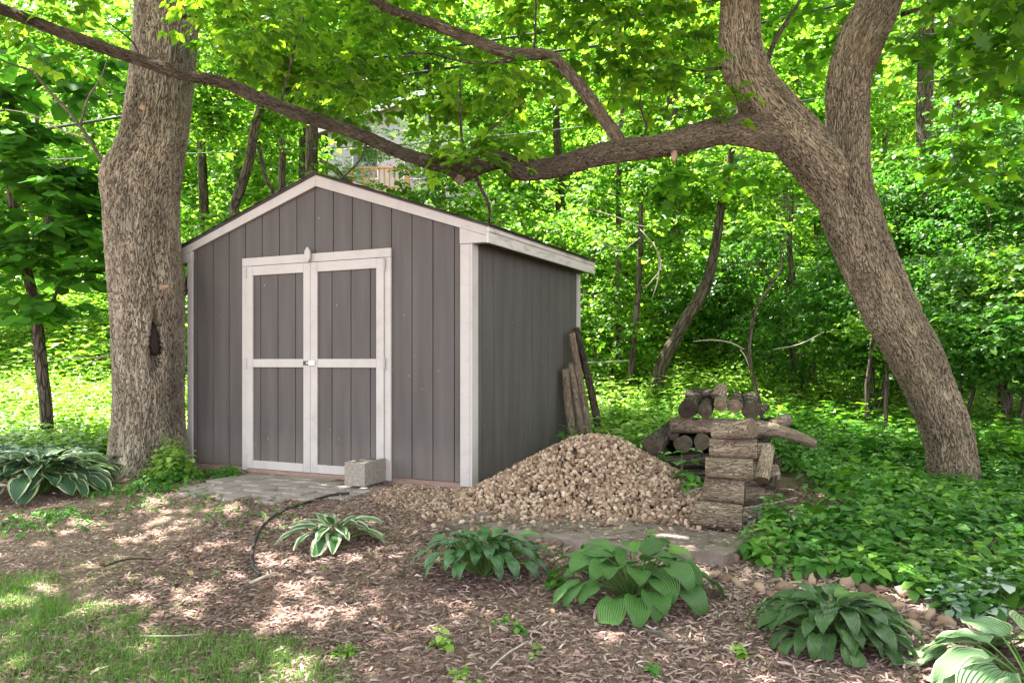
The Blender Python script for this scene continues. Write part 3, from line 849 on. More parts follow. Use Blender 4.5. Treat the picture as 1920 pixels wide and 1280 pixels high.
dv = (A2 - A1); nrm = Vector((-dv.y, dv.x, 0)).normalized()
A3 = A2 + nrm * .55 + Vector((.12, 0, .02)); A4 = A1 + nrm * .55 + Vector((.1, 0, .02))
SLC = [up(A1, .035), up(A2, .075), up(A3, .05), up(A4, .035)]
slab = rough_slab('concrete_slab', SLC, 0, .12, M['slab'])
tag(slab, 'weathered grey concrete slab lying in front of the gravel heap', 'slab')

# ------------------------------------------------------------------ gravel
def rocks(kinds=8, sub=2, seed=3, ang=.3):
    r = np.random.RandomState(seed); out = []
    for k_ in range(kinds):
        bm = bmesh.new(); bmesh.ops.create_icosphere(bm, subdivisions=sub, radius=1)
        v = np.array([x.co[:] for x in bm.verts]); f = np.array([[x.index for x in fc.verts] for fc in bm.faces]); bm.free()
        for q_ in range(5):
            dd = unit(r.normal(0, 1, (1, 3)))[0]; lim = r.uniform(.55, .85)
            s_ = v @ dd; v = v - np.clip(s_ - lim, 0, None)[:, None] * dd[None] * .85
        v = v * (1 + r.uniform(-ang, ang, (len(v), 1)) * .5)
        v = v * np.array([1, r.uniform(.65, .9), r.uniform(.45, .7)])
        out.append((v, f))
    return out
RK = rocks()
def scatter_rocks(name, P_, S_, mat, smooth=True, kinds=RK, flat=None):
    n_ = len(P_); k_ = rs.randint(0, len(kinds), n_)
    vv, ff, aa, o = [], [], [], 0
    for kk in range(len(kinds)):
        idx = np.where(k_ == kk)[0]
        if not len(idx): continue
        q_ = rs.normal(0, 1, (len(idx), 4))
        if flat: q_ = q_ * np.array([1, flat, flat, 1])
        q_ = unit(q_); w_, x, y, z = q_.T
        Rm = np.stack([1 - 2 * (y * y + z * z), 2 * (x * y - z * w_), 2 * (x * z + y * w_), 2 * (x * y + z * w_), 1 - 2 * (x * x + z * z), 2 * (y * z - x * w_),
                       2 * (x * z - y * w_), 2 * (y * z + x * w_), 1 - 2 * (x * x + y * y)], 1).reshape(-1, 3, 3)
        v, f = kinds[kk]
        W_ = np.einsum('nij,kj->nki', Rm, v) * S_[idx][:, None, None] + P_[idx][:, None]
        vv.append(W_.reshape(-1, 3)); ff.append((f[None] + (np.arange(len(idx)) * len(v))[:, None, None] + o).reshape(-1, 3)); o += len(idx) * len(v)
        aa.append(np.repeat(rs.uniform(0, 1, len(idx)), len(v)))
    return mesh_np(name, np.concatenate(vv), np.concatenate(ff), smooth, {'lv': np.concatenate(aa)})

PC = np.array([.63, 6.0])
def pile_h(x, y):
    dx, dy = (x - PC[0]), (y - PC[1])
    a = np.arctan2(dy, dx)
    r = np.hypot(dx / 1.0, dy / .92) * (1 + .06 * np.sin(3 * a + 1) + .04 * np.sin(5 * a))
    h = .54 * np.clip(1 - r / .99, 0, 1)
    return np.where(r < .18, .54 * (1 - .18 / .99) + .03 * (1 - r / .18), h)
n_ = 60
g1 = np.linspace(-1.15, 1.15, n_)
X_, Y_ = np.meshgrid(PC[0] + g1, PC[1] + g1)
hh = pile_h(X_, Y_) ; zz = gz(X_, Y_) + hh - .035 - (hh < .001) * .12
i = np.arange(n_ - 1)[:, None] * n_; j = np.arange(n_ - 1)[None]
core_q = np.stack([i + j, i + j + 1, i + n_ + j + 1, i + n_ + j], -1).reshape(-1, 4)
core_v = np.stack([X_.ravel(), Y_.ravel(), zz.ravel()], 1)
def in_shed(x, y, pad=.05):
    lx = (x - CX) * math.cos(TH) - (y - CY) * math.sin(TH); ly = (x - CX) * math.sin(TH) + (y - CY) * math.cos(TH)
    return (lx < pad) & (lx > -SW - pad) & (ly > -pad) & (ly < SD + pad)
NP = 12500
a = rs.uniform(0, 2 * np.pi, NP); r_ = np.sqrt(rs.uniform(0, 1, NP)) * 1.06
x = PC[0] + np.cos(a) * r_ * 1.0; y = PC[1] + np.sin(a) * r_ * .92
ok = ~in_shed(x, y, .03); x, y = x[ok], y[ok]
s = rs.uniform(.011, .0245, len(x)) * np.where(rs.uniform(0, 1, len(x)) < .08, 1.3, 1)
z = gz(x, y) + pile_h(x, y) + s * .35 + rs.uniform(-.012, .012, len(x))
sp_ = poly((700, 928), (745, 912), (900, 915), (1000, 930), (1010, 975), (880, 985), (780, 962), (705, 945))
n2_ = 4200
bx0, bx1, by0, by1 = sp_[:, 0].min(), sp_[:, 0].max(), sp_[:, 1].min(), sp_[:, 1].max()
x2 = rs.uniform(bx0, bx1, n2_); y2 = rs.uniform(by0, by1, n2_)
k_ = inside(sp_, x2, y2) & ~in_shed(x2, y2, .03); x2, y2 = x2[k_], y2[k_]
s2 = rs.uniform(.009, .021, len(x2)); z2 = gz(x2, y2) + s2 * .25 + rs.uniform(0, .012, len(x2))
# a few strays on slab and mulch
n3_ = 260
x3 = rs.uniform(-.6, 1.6, n3_); y3 = rs.uniform(4.75, 5.25, n3_); s3 = rs.uniform(.01, .024, n3_)
z3 = gz(x3, y3) + s3 * .3 + .03
z3 = z3 + .02
k_ = rs.uniform(0, 1, n3_) < (y3 - 4.6) / .6
x3, y3, z3, s3 = x3[k_], y3[k_], z3[k_], s3[k_]
gm = scatter_rocks('gravel_pile', np.stack([np.r_[x, x2, x3], np.r_[y, y2, y3], np.r_[z, z2, z3]], 1), np.r_[s, s2, s3], M['gravel'])
g0 = tag(link('gravel_heap', gm, M['gravel']), 'heap of tan landscaping gravel beside the shed spilling to the doors', 'gravel', kind='stuff')
core = link('heap_core', mesh_np('heap_core', core_v, core_q, True, {'lv': np.full(len(core_v), .1)}), M['gravel'], g0)

# bigger border stones edging the bed
bs_px = [(1012, 1016), (1048, 1022), (1034, 1030), (1088, 1040), (1118, 1046), (1150, 1052), (1376, 1052), (1369, 1070), (1362, 1090), (1384, 1098), (1338, 1082), (1316, 1088),
         (1425, 1108), (1448, 1122), (1470, 1108), (1492, 1100), (1522, 1096), (1538, 1108), (1558, 1118), (1600, 1118), (1626, 1112), (1640, 1122), (1662, 1130), (1686, 1138),
         (1694, 1116), (1712, 1158), (1745, 1160), (1775, 1172), (1830, 1184), (1710, 1180), (1590, 1100), (1655, 1108), (1400, 1075), (1410, 1120), (1300, 1078)]
big = rocks(6, 2, 11, .42)
for k_, p in enumerate(bs_px):
    g_ = G(*p); s_ = rs.uniform(.028, .05)
    me = scatter_rocks('border_stone', np.array([[0, 0, 0]]), np.array([s_]), M['gravel'], False, [big[k_ % 6]], .3)
    o = link('border_stone', me, M['gravel'], loc=(g_.x, g_.y, g_.z + s_ * .3))
    tag(o, 'rough tan border stone edging the planting bed', 'stone', 'rough stones along the bed edge')

# ------------------------------------------------------------------ mulch, litter, grass
def in_view(x, y, pad=.06):
    return (y > 1.2) & (np.abs(x) < y * (.647 + pad) + .4)
patin = lambda x, y: inside(pat, x, y)
slabp = np.array([[A1.x, A1.y], [A2.x, A2.y], [A3.x, A3.y], [A4.x, A4.y]])
def chips(name, n_, x0, x1, y0, y1, smin, smax, keepf, label, mat='chips', thin=.7):
    x = rs.uniform(x0, x1, n_); y = y0 + (y1 - y0) * rs.uniform(0, 1, n_) ** 1.25
    k_ = in_view(x, y) & ~in_shed(x, y, .0) & ~patin(x, y) & keepf(x, y)
    x, y = x[k_], y[k_]; n_ = len(x)
    a = rs.uniform(0, 2 * np.pi, n_); A_ = np.stack([np.cos(a), np.sin(a), rs.normal(0, .22, n_)], 1)
    N_ = np.stack([rs.normal(0, .35, n_), rs.normal(0, .35, n_), np.ones(n_)], 1)
    S_ = rs.uniform(smin, smax, n_) * rs.uniform(.5, 1.2, n_)
    z = gz(x, y) + rs.uniform(.0, .014, n_)
    tv = np.array([(-.12, 0, 0), (.13, .03, 0), (.16, .55, .05), (.06, 1, 0), (-.1, .93, 0), (-.15, .4, .04), (0, .5, .16)]) * np.array([thin, 1, 1])
    tf = [np.array([(6, i_, (i_ + 1) % 6) for i_ in range(6)])]
    v, fl, lv = leaves_arrays(np.stack([x, y, z], 1), A_, N_, S_, (tv, tf), np.clip(rs.beta(1.6, 2.0, n_) + .18 * fnoise(x, y, 1.5, 21), 0, 1))
    return tag(link(name, mesh_np(name, v, fl, False, {'lv': lv}), M[mat]), label, 'mulch', kind='stuff')
def on_slab(n_):
    a, b_ = rs.uniform(0, 1, n_), rs.uniform(0, 1, n_) ** 1.0
    c = [np.array(p) for p in SLC]
    p = (c[0] * (1 - a[:, None]) + c[1] * a[:, None]) * (1 - b_[:, None]) + (c[3] * (1 - a[:, None]) + c[2] * a[:, None]) * b_[:, None]
    return p
edgex = lambda y: -.25 - 1.4 * (6.3 - y) / 3
chips('bark_mulch', 150000, -4.2, 4.2, 1.9, 6.4, .014, .052, lambda x, y: (x > -2.1 + .25 * fnoise(x, y, 2, 9)) & ~inside(slabp, x, y), 'reddish brown bark mulch covering the planting bed')
chips('bark_pieces', 5000, -3.8, 3.6, 1.9, 6.0, .04, .1, lambda x, y: (x > -1.9 + .25 * fnoise(x, y, 2, 9)) & ~inside(slabp, x, y), 'larger strips of bark lying on the mulch', 'chips', .5)
chips('wood_chips', 90000, -5.5, -.6, 1.9, 8.0, .01, .036, lambda x, y: rs.uniform(0, 1, len(x)) < .55 + .5 * fnoise(x, y, 1.6, 12), 'fine worn wood chips trodden into the soil before the shed', 'chips_light', 1)

n_ = 900
p = on_slab(n_); p[:, 2] += .006 + rs.uniform(0, .006, n_); a = rs.uniform(0, 6.28, n_)
keep_ = fnoise(p[:, 0], p[:, 1], 6, 71) > -.15; p = p[keep_]; a = a[keep_]; n_ = len(p)
Tc = (np.array([(-.1, 0, 0), (.1, .03, 0), (.1, .55, .05), (.04, 1, 0), (-.08, .93, 0), (-.1, .4, .04), (0, .5, .12)]), [np.array([(6, i_, (i_ + 1) % 6) for i_ in range(6)])])
v, fl, lv = leaves_arrays(p, np.stack([np.cos(a), np.sin(a), rs.normal(0, .05, n_)], 1), np.tile([0., 0, 1], (n_, 1)) + rs.normal(0, .1, (n_, 3)), rs.uniform(.012, .05, n_), Tc)
n_ = 700
lx_, ly_ = rs.uniform(-3.3, -.7, n_), rs.uniform(-1.1, -.04, n_)
wx = CX + lx_ * math.cos(TH) + ly_ * math.sin(TH); wy = CY - lx_ * math.sin(TH) + ly_ * math.cos(TH)
k2 = patin(wx, wy) & (fnoise(wx, wy, 5, 91) + .25 * rs.normal(0, 1, n_) > .05); wx, wy = wx[k2], wy[k2]; n_ = len(wx); a = rs.uniform(0, 6.28, n_)
v2, fl2, lv2 = leaves_arrays(np.stack([wx, wy, gz(wx, wy) + .017 + rs.uniform(0, .004, n_)], 1), np.stack([np.cos(a), np.sin(a), rs.normal(0, .05, n_)], 1), np.tile([0., 0, 1], (n_, 1)) + rs.normal(0, .1, (n_, 3)), rs.uniform(.01, .04, n_), Tc)
tag(link('patio_litter', mesh_np('patio_litter', v2, fl2, False, {'lv': lv2}), M['chips_light']), 'wood crumbs scattered over the paving by the doors', 'litter', kind='stuff')
tag(link('bark_litter', mesh_np('bark_litter', v, fl, False, {'lv': lv}), M['chips']), 'bark crumbs littering the concrete slab', 'litter', kind='stuff')

def grass(name, n_cl, per, area, hmin, hmax, label, spread=.05, dens=None):
    x = rs.uniform(area[0], area[1], n_cl); y = rs.uniform(area[2], area[3], n_cl)
    k_ = in_view(x, y) & dens(x, y); x, y = x[k_], y[k_]
    x = np.repeat(x, per) + rs.normal(0, spread, len(x) * per); y = np.repeat(y, per) + rs.normal(0, spread, len(y) * per); n_ = len(x)
    a = rs.uniform(0, 2 * np.pi, n_); lean = rs.uniform(.1, 1.1, n_)
    h = rs.uniform(hmin, hmax, n_); w_ = rs.uniform(.0012, .0026, n_)
    dx, dy = np.cos(a), np.sin(a); bx, by = -dy, dx
    z = gz(x, y)
    rows = []
    for t in (0, .5, 1):
        off = lean * h * t * t * .8; zz = z + h * t * (1 - .25 * lean * t)
        ww = w_ * (1 - t * .9)
        rows.append(np.stack([x + dx * off - bx * ww, y + dy * off - by * ww, zz], 1)); rows.append(np.stack([x + dx * off + bx * ww, y + dy * off + by * ww, zz], 1))
    v = np.stack(rows, 1).reshape(-1, 3); o = (np.arange(n_) * 6)[:, None]
    f = np.concatenate([o + np.array([[0, 1, 3, 2]]), o + np.array([[2, 3, 5, 4]])])
    me = mesh_np(name, v, f, False, {'lv': np.repeat(rs.beta(2, 2.5, n_), 6)})
    return tag(link(name, me, M['grass']), label, 'grass', kind='stuff')
lawn = poly((-500, 1075), (150, 1085), (330, 1100), (420, 1125), (470, 1170), (560, 1215), (650, 1260), (640, 1500), (-900, 1500))
grass('grass', 5200, 16, (-3.4, -.3, 1.7, 4.6), .018, .065, 'thin green lawn grass growing in the lower left corner', .035,
      lambda x, y: inside(lawn, x, y) & (fnoise(x, y, 5, 31) + .35 * fnoise(x, y, 14, 32) > -.1 - .25 * (y < 3.1)))
grass('grass_tufts', 700, 14, (-4.2, .2, 3.0, 6.2), .02, .05, 'scattered low grass tufts in the bare wood chips', .05,
      lambda x, y: (fnoise(x, y, 3.5, 41) > .22) & (x < -.9 - .3 * (y > 5)))

# clover-like seedlings and low weeds
def sprigs(x, y, h, size, T, lv=None, pairs=4, base=None, spread=.5, nodroop=.3):
    "upright stems with opposite leaf pairs; returns leaf arrays"
    n_ = len(x); z0 = gz(x, y) if base is None else base
    lx, ly = rs.normal(0, .18, n_) * h, rs.normal(0, .18, n_) * h
    Pp, Aa, Nn, Ss, Vv = [], [], [], [], []
    a0 = rs.uniform(0, 6.28, n_)
    val = rs.uniform(0, 1, n_) if lv is None else lv
    for k_ in range(pairs):
        t = 1 - k_ * spread / pairs
        for s_ in (0, 1):
            a = a0 + k_ * 1.571 + s_ * np.pi + rs.normal(0, .25, n_)
            Pp.append(np.stack([x + lx * t * t, y + ly * t * t, z0 + h * t], 1))
            el = rs.normal(nodroop - .22 * k_, .2, n_) - .15
            Aa.append(np.stack([np.cos(a), np.sin(a), el], 1)); Nn.append(np.stack([rs.normal(0, .2, n_), rs.normal(0, .2, n_), np.ones(n_)], 1))
            Ss.append(size * (.55 + .45 * min(1, k_ / 2 + .2)) * rs.uniform(.7, 1.25, n_)); Vv.append(np.clip(val + rs.normal(0, .12, n_) + (.15 if k_ == 0 else 0), 0, 1))
    return np.concatenate(Pp), np.concatenate(Aa), np.concatenate(Nn), np.concatenate(Ss), np.concatenate(Vv)
def sprig_mesh(name, x, y, h, size, T, **k_):
    p, A_, N_, S_, v = sprigs(x, y, h, size, T, **k_)
    return leaf_mesh(name, p, A_, N_, S_, T, v)

T_s = T_simple(.33, .1, .2); T_w = T_simple(.42, .08, .15)
x = rs.uniform(-4.5, 2.5, 5000); y = rs.uniform(2.2, 6.6, 5000)
k_ = in_view(x, y) & ~in_shed(x, y) & ~patin(x, y) & ((fnoise(x, y, 2.5, 51) + .4 * fnoise(x, y, 9, 52) > .38 - .14 * (x < -1.2)) | (rs.uniform(0, 1, 5000) < .008)) & (x < .3 - .2 * (y > 5))
x, y = x[k_], y[k_]
tag(link('weeds', sprig_mesh('weeds', x, y, rs.uniform(.01, .05, len(x)), .022, T_w, pairs=3), M['leaf_cover']), 'small low weeds scattered over the wood chips', 'weeds', kind='stuff')

# ------------------------------------------------------------------ ground cover
cov = poly((1330, 800 + 60), (1440, 985), (1405, 1030), (1392, 1062), (1432, 1082), (1530, 1090), (1620, 1102), (1700, 1130), (1760, 1150), (1920, 1175), (2300, 1230))
cov = np.concatenate([cov, [[7.5, 4.0], [9.5, 10.0], [.9, 10.0], [1.05, 7.6]]])
WP = lambda x, y: (x > 1.15) & (x < 2.25 + (y - 5.1) * .12) & (y > 4.9) & (y < 7.2)
pile_z = lambda x, y: np.hypot((x - PC[0]), (y - PC[1])) < 1.05
n_ = 9000
x = rs.uniform(1.0, 9.5, n_); y = rs.uniform(2.6, 10, n_)
k_ = inside(cov, x, y) & in_view(x, y, .1) & ~WP(x, y) & ~pile_z(x, y) & ~in_shed(x, y, .25)
x, y = x[k_], y[k_]
edge = np.clip((y - (3.75 + .0 * x)) / 1.6, .15, 1)
ntree = np.clip(1 - np.hypot((x - 3.5) / 1.4, (y - 5.9) / 1.3), 0, 1)
h = (.06 + .29 * edge) * (1 - .6 * np.clip(ntree * 2, 0, 1)) * rs.uniform(.6, 1.15, len(x)) * (1 + .35 * fnoise(x, y, 2.4, 83))
sel = (fnoise(x, y, 3, 81) > .28) & (rs.uniform(0, 1, len(x)) < .5)
tag(link('broadleaf_cover', sprig_mesh('broadleaf_cover', x[sel], y[sel], h[sel] * 1.25, .13, T_w, pairs=3, spread=.8), M['leaf_maple']), 'taller larger leaved weeds standing out of the ground cover', 'ground cover', kind='stuff')
sel = fnoise(x, y, 4, 82) > .3
tag(link('fine_cover', sprig_mesh('fine_cover', x[sel], y[sel], h[sel] * 1.1, .05, T_s, pairs=6, spread=.9), M['leaf_sunny']), 'fine leaved pale weeds mixed through the ground cover', 'ground cover', kind='stuff')
tag(link('ground_cover', sprig_mesh('ground_cover', x, y, h, .085, T_s, pairs=4, spread=.75), M['leaf_cover']), 'dense green broadleaf weeds spreading round the leaning tree', 'ground cover', kind='stuff')
# pale stems of the cover near its edge are hidden; carpet behind the wood pile, sunlit
def carpet(name, n_, xr, yr, h0, h1, size, mat, label, T, keepf=None, pairs=3, pad=.1):
    x = rs.uniform(*xr, n_); y = rs.uniform(*yr, n_)
    k_ = in_view(x, y, pad) & ~in_shed(x, y, .3) & (keepf(x, y) if keepf is not None else True)
    x, y = x[k_], y[k_]
    return tag(link(name, sprig_mesh(name, x, y, rs.uniform(h0, h1, len(x)), size, T, pairs=pairs, spread=.8), mat), label, 'undergrowth', kind='stuff')
T_f = T_far(.38)
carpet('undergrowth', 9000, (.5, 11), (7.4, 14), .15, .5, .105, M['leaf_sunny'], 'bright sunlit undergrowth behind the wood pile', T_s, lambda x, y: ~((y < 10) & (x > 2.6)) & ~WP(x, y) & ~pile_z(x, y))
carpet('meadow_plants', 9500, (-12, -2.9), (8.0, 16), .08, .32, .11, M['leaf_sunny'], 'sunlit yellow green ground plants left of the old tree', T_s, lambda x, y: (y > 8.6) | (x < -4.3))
carpet('hillside_plants', 26000, (-22, 23), (13.5, 32), .15, .6, .2, M['leaf_wood'], 'leafy plants covering the wooded hillside', T_f)

# ------------------------------------------------------------------ hostas
def hosta(name, base, nleaf, blade, width, pet, label, mat, seed, tilt=(20, 75), curl=1.0, flat=.0, spread=1.0, azr=None, cup=.12, drop=1.25):
    r = np.random.RandomState(seed)
    root = empty(name, base, label, 'hosta')
    nu, nv = 9, 11
    Vv, Ff, L, o = [], [], [], 0
    stems = []
    for k_ in range(nleaf):
        f_ = (k_ + .5) / nleaf
        az = k_ * 2.39996 + r.uniform(-.3, .3) if azr is None else r.uniform(*azr)
        el = R(tilt[1] + (tilt[0] - tilt[1]) * f_ + r.uniform(-8, 8))       # petiole elevation, outer leaves lower
        pl = pet * (.75 + .5 * f_) * r.uniform(.85, 1.15) * spread
        bl = blade * r.uniform(.78, 1.12) * (.8 + .25 * f_); wd = width * bl / blade * r.uniform(.88, 1.1)
        d = np.array([math.cos(az), math.sin(az)])
        p = np.array([0, 0, 0.0]) + np.array([d[0], d[1], 0]) * .02
        # petiole arches
        pts = [p.copy()]; e = el
        for q_ in range(5):
            p = p + pl / 5 * np.array([d[0] * math.cos(e), d[1] * math.cos(e), math.sin(e)]); e -= R(5) ; pts.append(p.copy())
        p[2] = max(p[2], .02)
        stems.append(pts)
        e0 = e - R(12); e1 = e0 - R(60) * curl * r.uniform(.7, 1.25) * drop / 1.25
        roll = r.uniform(-.35, .35)
        side = np.array([-d[1], d[0], 0])
        c = p.copy(); rows = []
        for v_ in range(nv):
            t = v_ / (nv - 1)
            ee = e0 + (e1 - e0) * t ** 1.1
            fw = np.array([d[0] * math.cos(ee), d[1] * math.cos(ee), math.sin(ee)])
            if v_: c = c + bl / (nv - 1) * fw
            up_ = np.cross(side, fw); up_ = up_ if up_[2] > 0 or abs(ee) > 1.3 else -up_
            up_ = np.cross(fw, side) * (1 if np.cross(fw, side)[2] >= 0 else 1)
            up_ = np.array([-d[0] * math.sin(ee), -d[1] * math.sin(ee), math.cos(ee)])
            sd = side * math.cos(roll) + up_ * math.sin(roll); uu = up_ * math.cos(roll) - side * math.sin(roll)
            wt = wd / 2 * (math.sin(math.pi * min(1, (t * .93 + .07)) ** .72)) ** .8 if t < 1 else 0.0008
            wt = max(wt, .001)
            for u_ in range(nu):
                uu_ = u_ / (nu - 1) * 2 - 1
                cz = cup * wd * (abs(uu_) ** 1.3) * (.9 - .5 * t) + .035 * wd * math.sin(t * 13 + k_ + (3 if uu_ > 0 else 0)) * abs(uu_) ** 2
                rows.append(c + sd * wt * uu_ + uu * cz)
                L.append((uu_, t, (k_ * .618) % 1))
        rows = np.array(rows)
        zmin = rows[:, 2].min()
        rows[:, 2] = np.where(rows[:, 2] < .012, .012 + (rows[:, 2] - zmin) * .05, rows[:, 2])
        Vv.append(rows)
        i_ = np.arange(nv - 1)[:, None] * nu; j_ = np.arange(nu - 1)[None]
        Ff.append(np.stack([i_ + j_, i_ + j_ + 1, i_ + nu + j_ + 1, i_ + nu + j_], -1).reshape(-1, 4) + o); o += nu * nv
    me = mesh_np('leaves', np.concatenate(Vv), np.concatenate(Ff), True, {'luv': np.array(L)})
    link('leaves', me, mat, root)
    tubes('stems', [([Vector(q_) for q_ in s_[::2] + [s_[-1]]], [.005, .0045, .004, .0035][:len(s_[::2]) + 1]) for s_ in stems], M['stem'], root, seg=5, step=.05)
    return root
H_pale = hosta_mat('hosta_corner_pale', (.2, .36, .16), (.45, .55, .3), .3, .7, .9, edge_at=.87, bump=.007)
H_var = hosta_mat('hosta_blue_cream', (.085, .2, .095), (.48, .55, .32), edge_at=.8)
H_var2 = hosta_mat('hosta_green_white', (.08, .21, .06), (.6, .66, .46), edge_at=.6)
H_dark = hosta_mat('hosta_dark', (.08, .22, .06), None, .24, .6, .9)
H_big = hosta_mat('hosta_big', (.11, .27, .06), None, .42, .7, .45, bump=.008)
H_str = hosta_mat('hosta_ribbed', (.14, .36, .09), None, .26, 1, .9, bump=.03, rib_glare=.5)
H_edge = hosta_mat('hosta_corner', (.1, .22, .08), (.5, .6, .3), .3, 1, .6, edge_at=.8)
def at(px, py): return G(px, py)
hosta('hosta', at(75, 925), 130, .25, .165, .34, 'large clump of blue green hosta with cream leaf edges at the far left', H_var, 1, (28, 88))
hosta('hosta', at(150, 905), 40, .2, .12, .24, 'smaller cream edged hosta clump beside the foot of the old tree', H_var, 9, (25, 85))
hosta('hosta', at(628, 1018), 30, .21, .09, .15, 'small white edged hosta alone in the mulch before the concrete block', H_var2, 2, (28, 88))
hosta('hosta', at(908, 1078), 110, .125, .065, .23, 'dark glossy narrow leaved hosta in front of the concrete slab', H_dark, 3, (30, 92), 1.45)
hosta('hosta', at(1185, 1122), 52, .19, .138, .25, 'big plain green hosta with broad heart shaped leaves, middle of the bed', H_big, 4, (18, 88), 1.3)
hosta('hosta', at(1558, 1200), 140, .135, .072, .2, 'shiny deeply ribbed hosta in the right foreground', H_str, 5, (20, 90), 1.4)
hosta('hosta', at(1940, 1290), 30, .26, .19, .22, 'broad leaved hosta cut off by the lower right corner', H_pale, 6, (15, 60))

# ------------------------------------------------------------------ silver ground cover and small plants
sv = poly((-60, 838), (60, 828), (130, 832), (185, 850), (180, 872), (120, 900), (-80, 900))
x = rs.uniform(sv[:, 0].min(), sv[:, 0].max(), 1500); y = rs.uniform(sv[:, 1].min(), sv[:, 1].max(), 1500)
k_ = inside(sv, x, y); x, y = x[k_], y[k_]
tag(link('silver_ground_cover', sprig_mesh('silver_ground_cover', x, y, rs.uniform(.08, .2, len(x)), .075, T_w, pairs=3), M['leaf_silver']), 'pale silver leaved plants behind the cream edged hostas', 'ground cover', kind='stuff')

def bushlet(name, px, py, n_, rad, h, size, mat, label, T=None, cat='plant', zoff=0, pairs=4, loc=None, group=None):
    g_ = loc or G(px, py)
    x = rs.normal(0, rad, n_); y = rs.normal(0, rad, n_)
    hh_ = rs.uniform(.5, 1.1, n_) * h * np.exp(-(x * x + y * y) / (3 * rad * rad))
    root = empty(name, g_, label, cat, group)
    p, A_, N_, S_, v = sprigs(x, y, hh_, size, T or T_s, base=np.zeros(n_), pairs=pairs, spread=.85)
    link('leaves', leaf_mesh('leaves', p, A_, N_, S_, T or T_s, v), mat, root)
    tubes('stems', [([Vector((x[i_], y[i_], -.02)), Vector((x[i_], y[i_], hh_[i_] * .5)), Vector((x[i_], y[i_], hh_[i_]))], [.003, .0025, .001]) for i_ in range(min(n_, 40))], M['stem'], root, seg=4, step=.2)
    return root
bushlet('seedling_shrub', 300, 870, 46, .13, .42, .07, M['leaf_sunny'], 'leafy young shrub against the right foot of the old tree', cat='shrub', loc=Vector((-3.05, 7.1, -.04)), pairs=6)
bushlet('weed_patch', 330, 880, 90, .13, .12, .045, M['leaf_cover'], 'low green weeds between the old tree and the shed corner', loc=Vector((-2.95, 6.95, -.03)))
bushlet('weed_patch', 390, 880, 60, .1, .12, .04, M['leaf_cover'], 'low weeds growing along the shed wall left of the doors', loc=Vector((-2.62, 7.2, -.03)))
bushlet('weed_patch', 250, 912, 120, .25, .05, .035, M['leaf_cover'], 'thin creeping weeds in front of the old tree roots', loc=Vector((-3.05, 6.6, -.05)))
bushlet('weed_patch', 90, 965, 120, .28, .05, .035, M['leaf_cover'], 'small weeds below the left hosta clump', loc=G(110, 968))
bushlet('broadleaf_plant', 1050, 850, 14, .1, .38, .13, M['leaf_cover'], 'dark leaved plant growing against the shed side wall behind the gravel', loc=Vector((.5, 7.45, .02)), T=T_s)
bushlet('broadleaf_plant', 1285, 880, 9, .07, .36, .13, M['leaf_cover'], 'young broad leaved plant in front of the dark gap in the wood pile', loc=Vector((1.22, 5.62, .03)))
bushlet('gravel_weed', 1200, 850, 7, .04, .14, .06, M['leaf_cover'], 'small weed rooted on the upper right side of the gravel heap', loc=Vector((1.12, 5.95, float(pile_h(np.array(1.12), np.array(5.95))) - .06)))
for k_, (p, n_, r_, h_, s_, lb) in enumerate([
        ((830, 1212), 3, .015, .11, .05, 'little seedling beside the bent twig in the mulch'), ((965, 1190), 3, .02, .09, .04, 'seedling between the two lower hostas, nearest the dry leaves'),
        ((1012, 1225), 3, .02, .06, .035, 'pale tiny seedling left of the big hosta front'), ((945, 1170), 3, .02, .04, .03, 'smallest pale seedling in the mulch left of the big hosta'),
        ((655, 1225), 8, .04, .05, .03, 'bright tuft of seedlings in the mulch at the lawn edge'), ((1222, 1028), 4, .02, .13, .055, 'fresh green seedling standing up over the slab edge'),
        ((870, 1275), 7, .04, .06, .035, 'green seedlings at the bottom edge of the picture'), ((1225, 1262), 2, .01, .1, .05, 'slim single seedling at the bottom under the big hosta'),
        ((1385, 1225), 3, .02, .06, .04, 'seedling left of the ribbed hosta'), ((1040, 1100), 4, .03, .09, .055, 'dark seedlings to the right of the narrow leaved hosta')]):
    bushlet('seedling', p[0], p[1], n_, r_, h_, s_, M['leaf_cover'] if k_ % 2 else M['leaf_sunny'], lb, cat='seedling')
for p, lb in (((1505, 1000), 'silver patterned dead nettle by the edge of the bed near the slab'), ((1798, 1150), 'silver patterned dead nettle drooping above the corner hosta'),
              ((1880, 1135), 'silver patterned dead nettle at the right edge of the picture'), ((1580, 1015), 'single silvery dead nettle sprig among the green cover'), ((1440, 985), 'pale leaved sprigs beside the bottom logs')):
    bushlet('dead_nettle', p[0], p[1], 10, .07, .2, .06, M['leaf_silver'], lb, T=T_w)

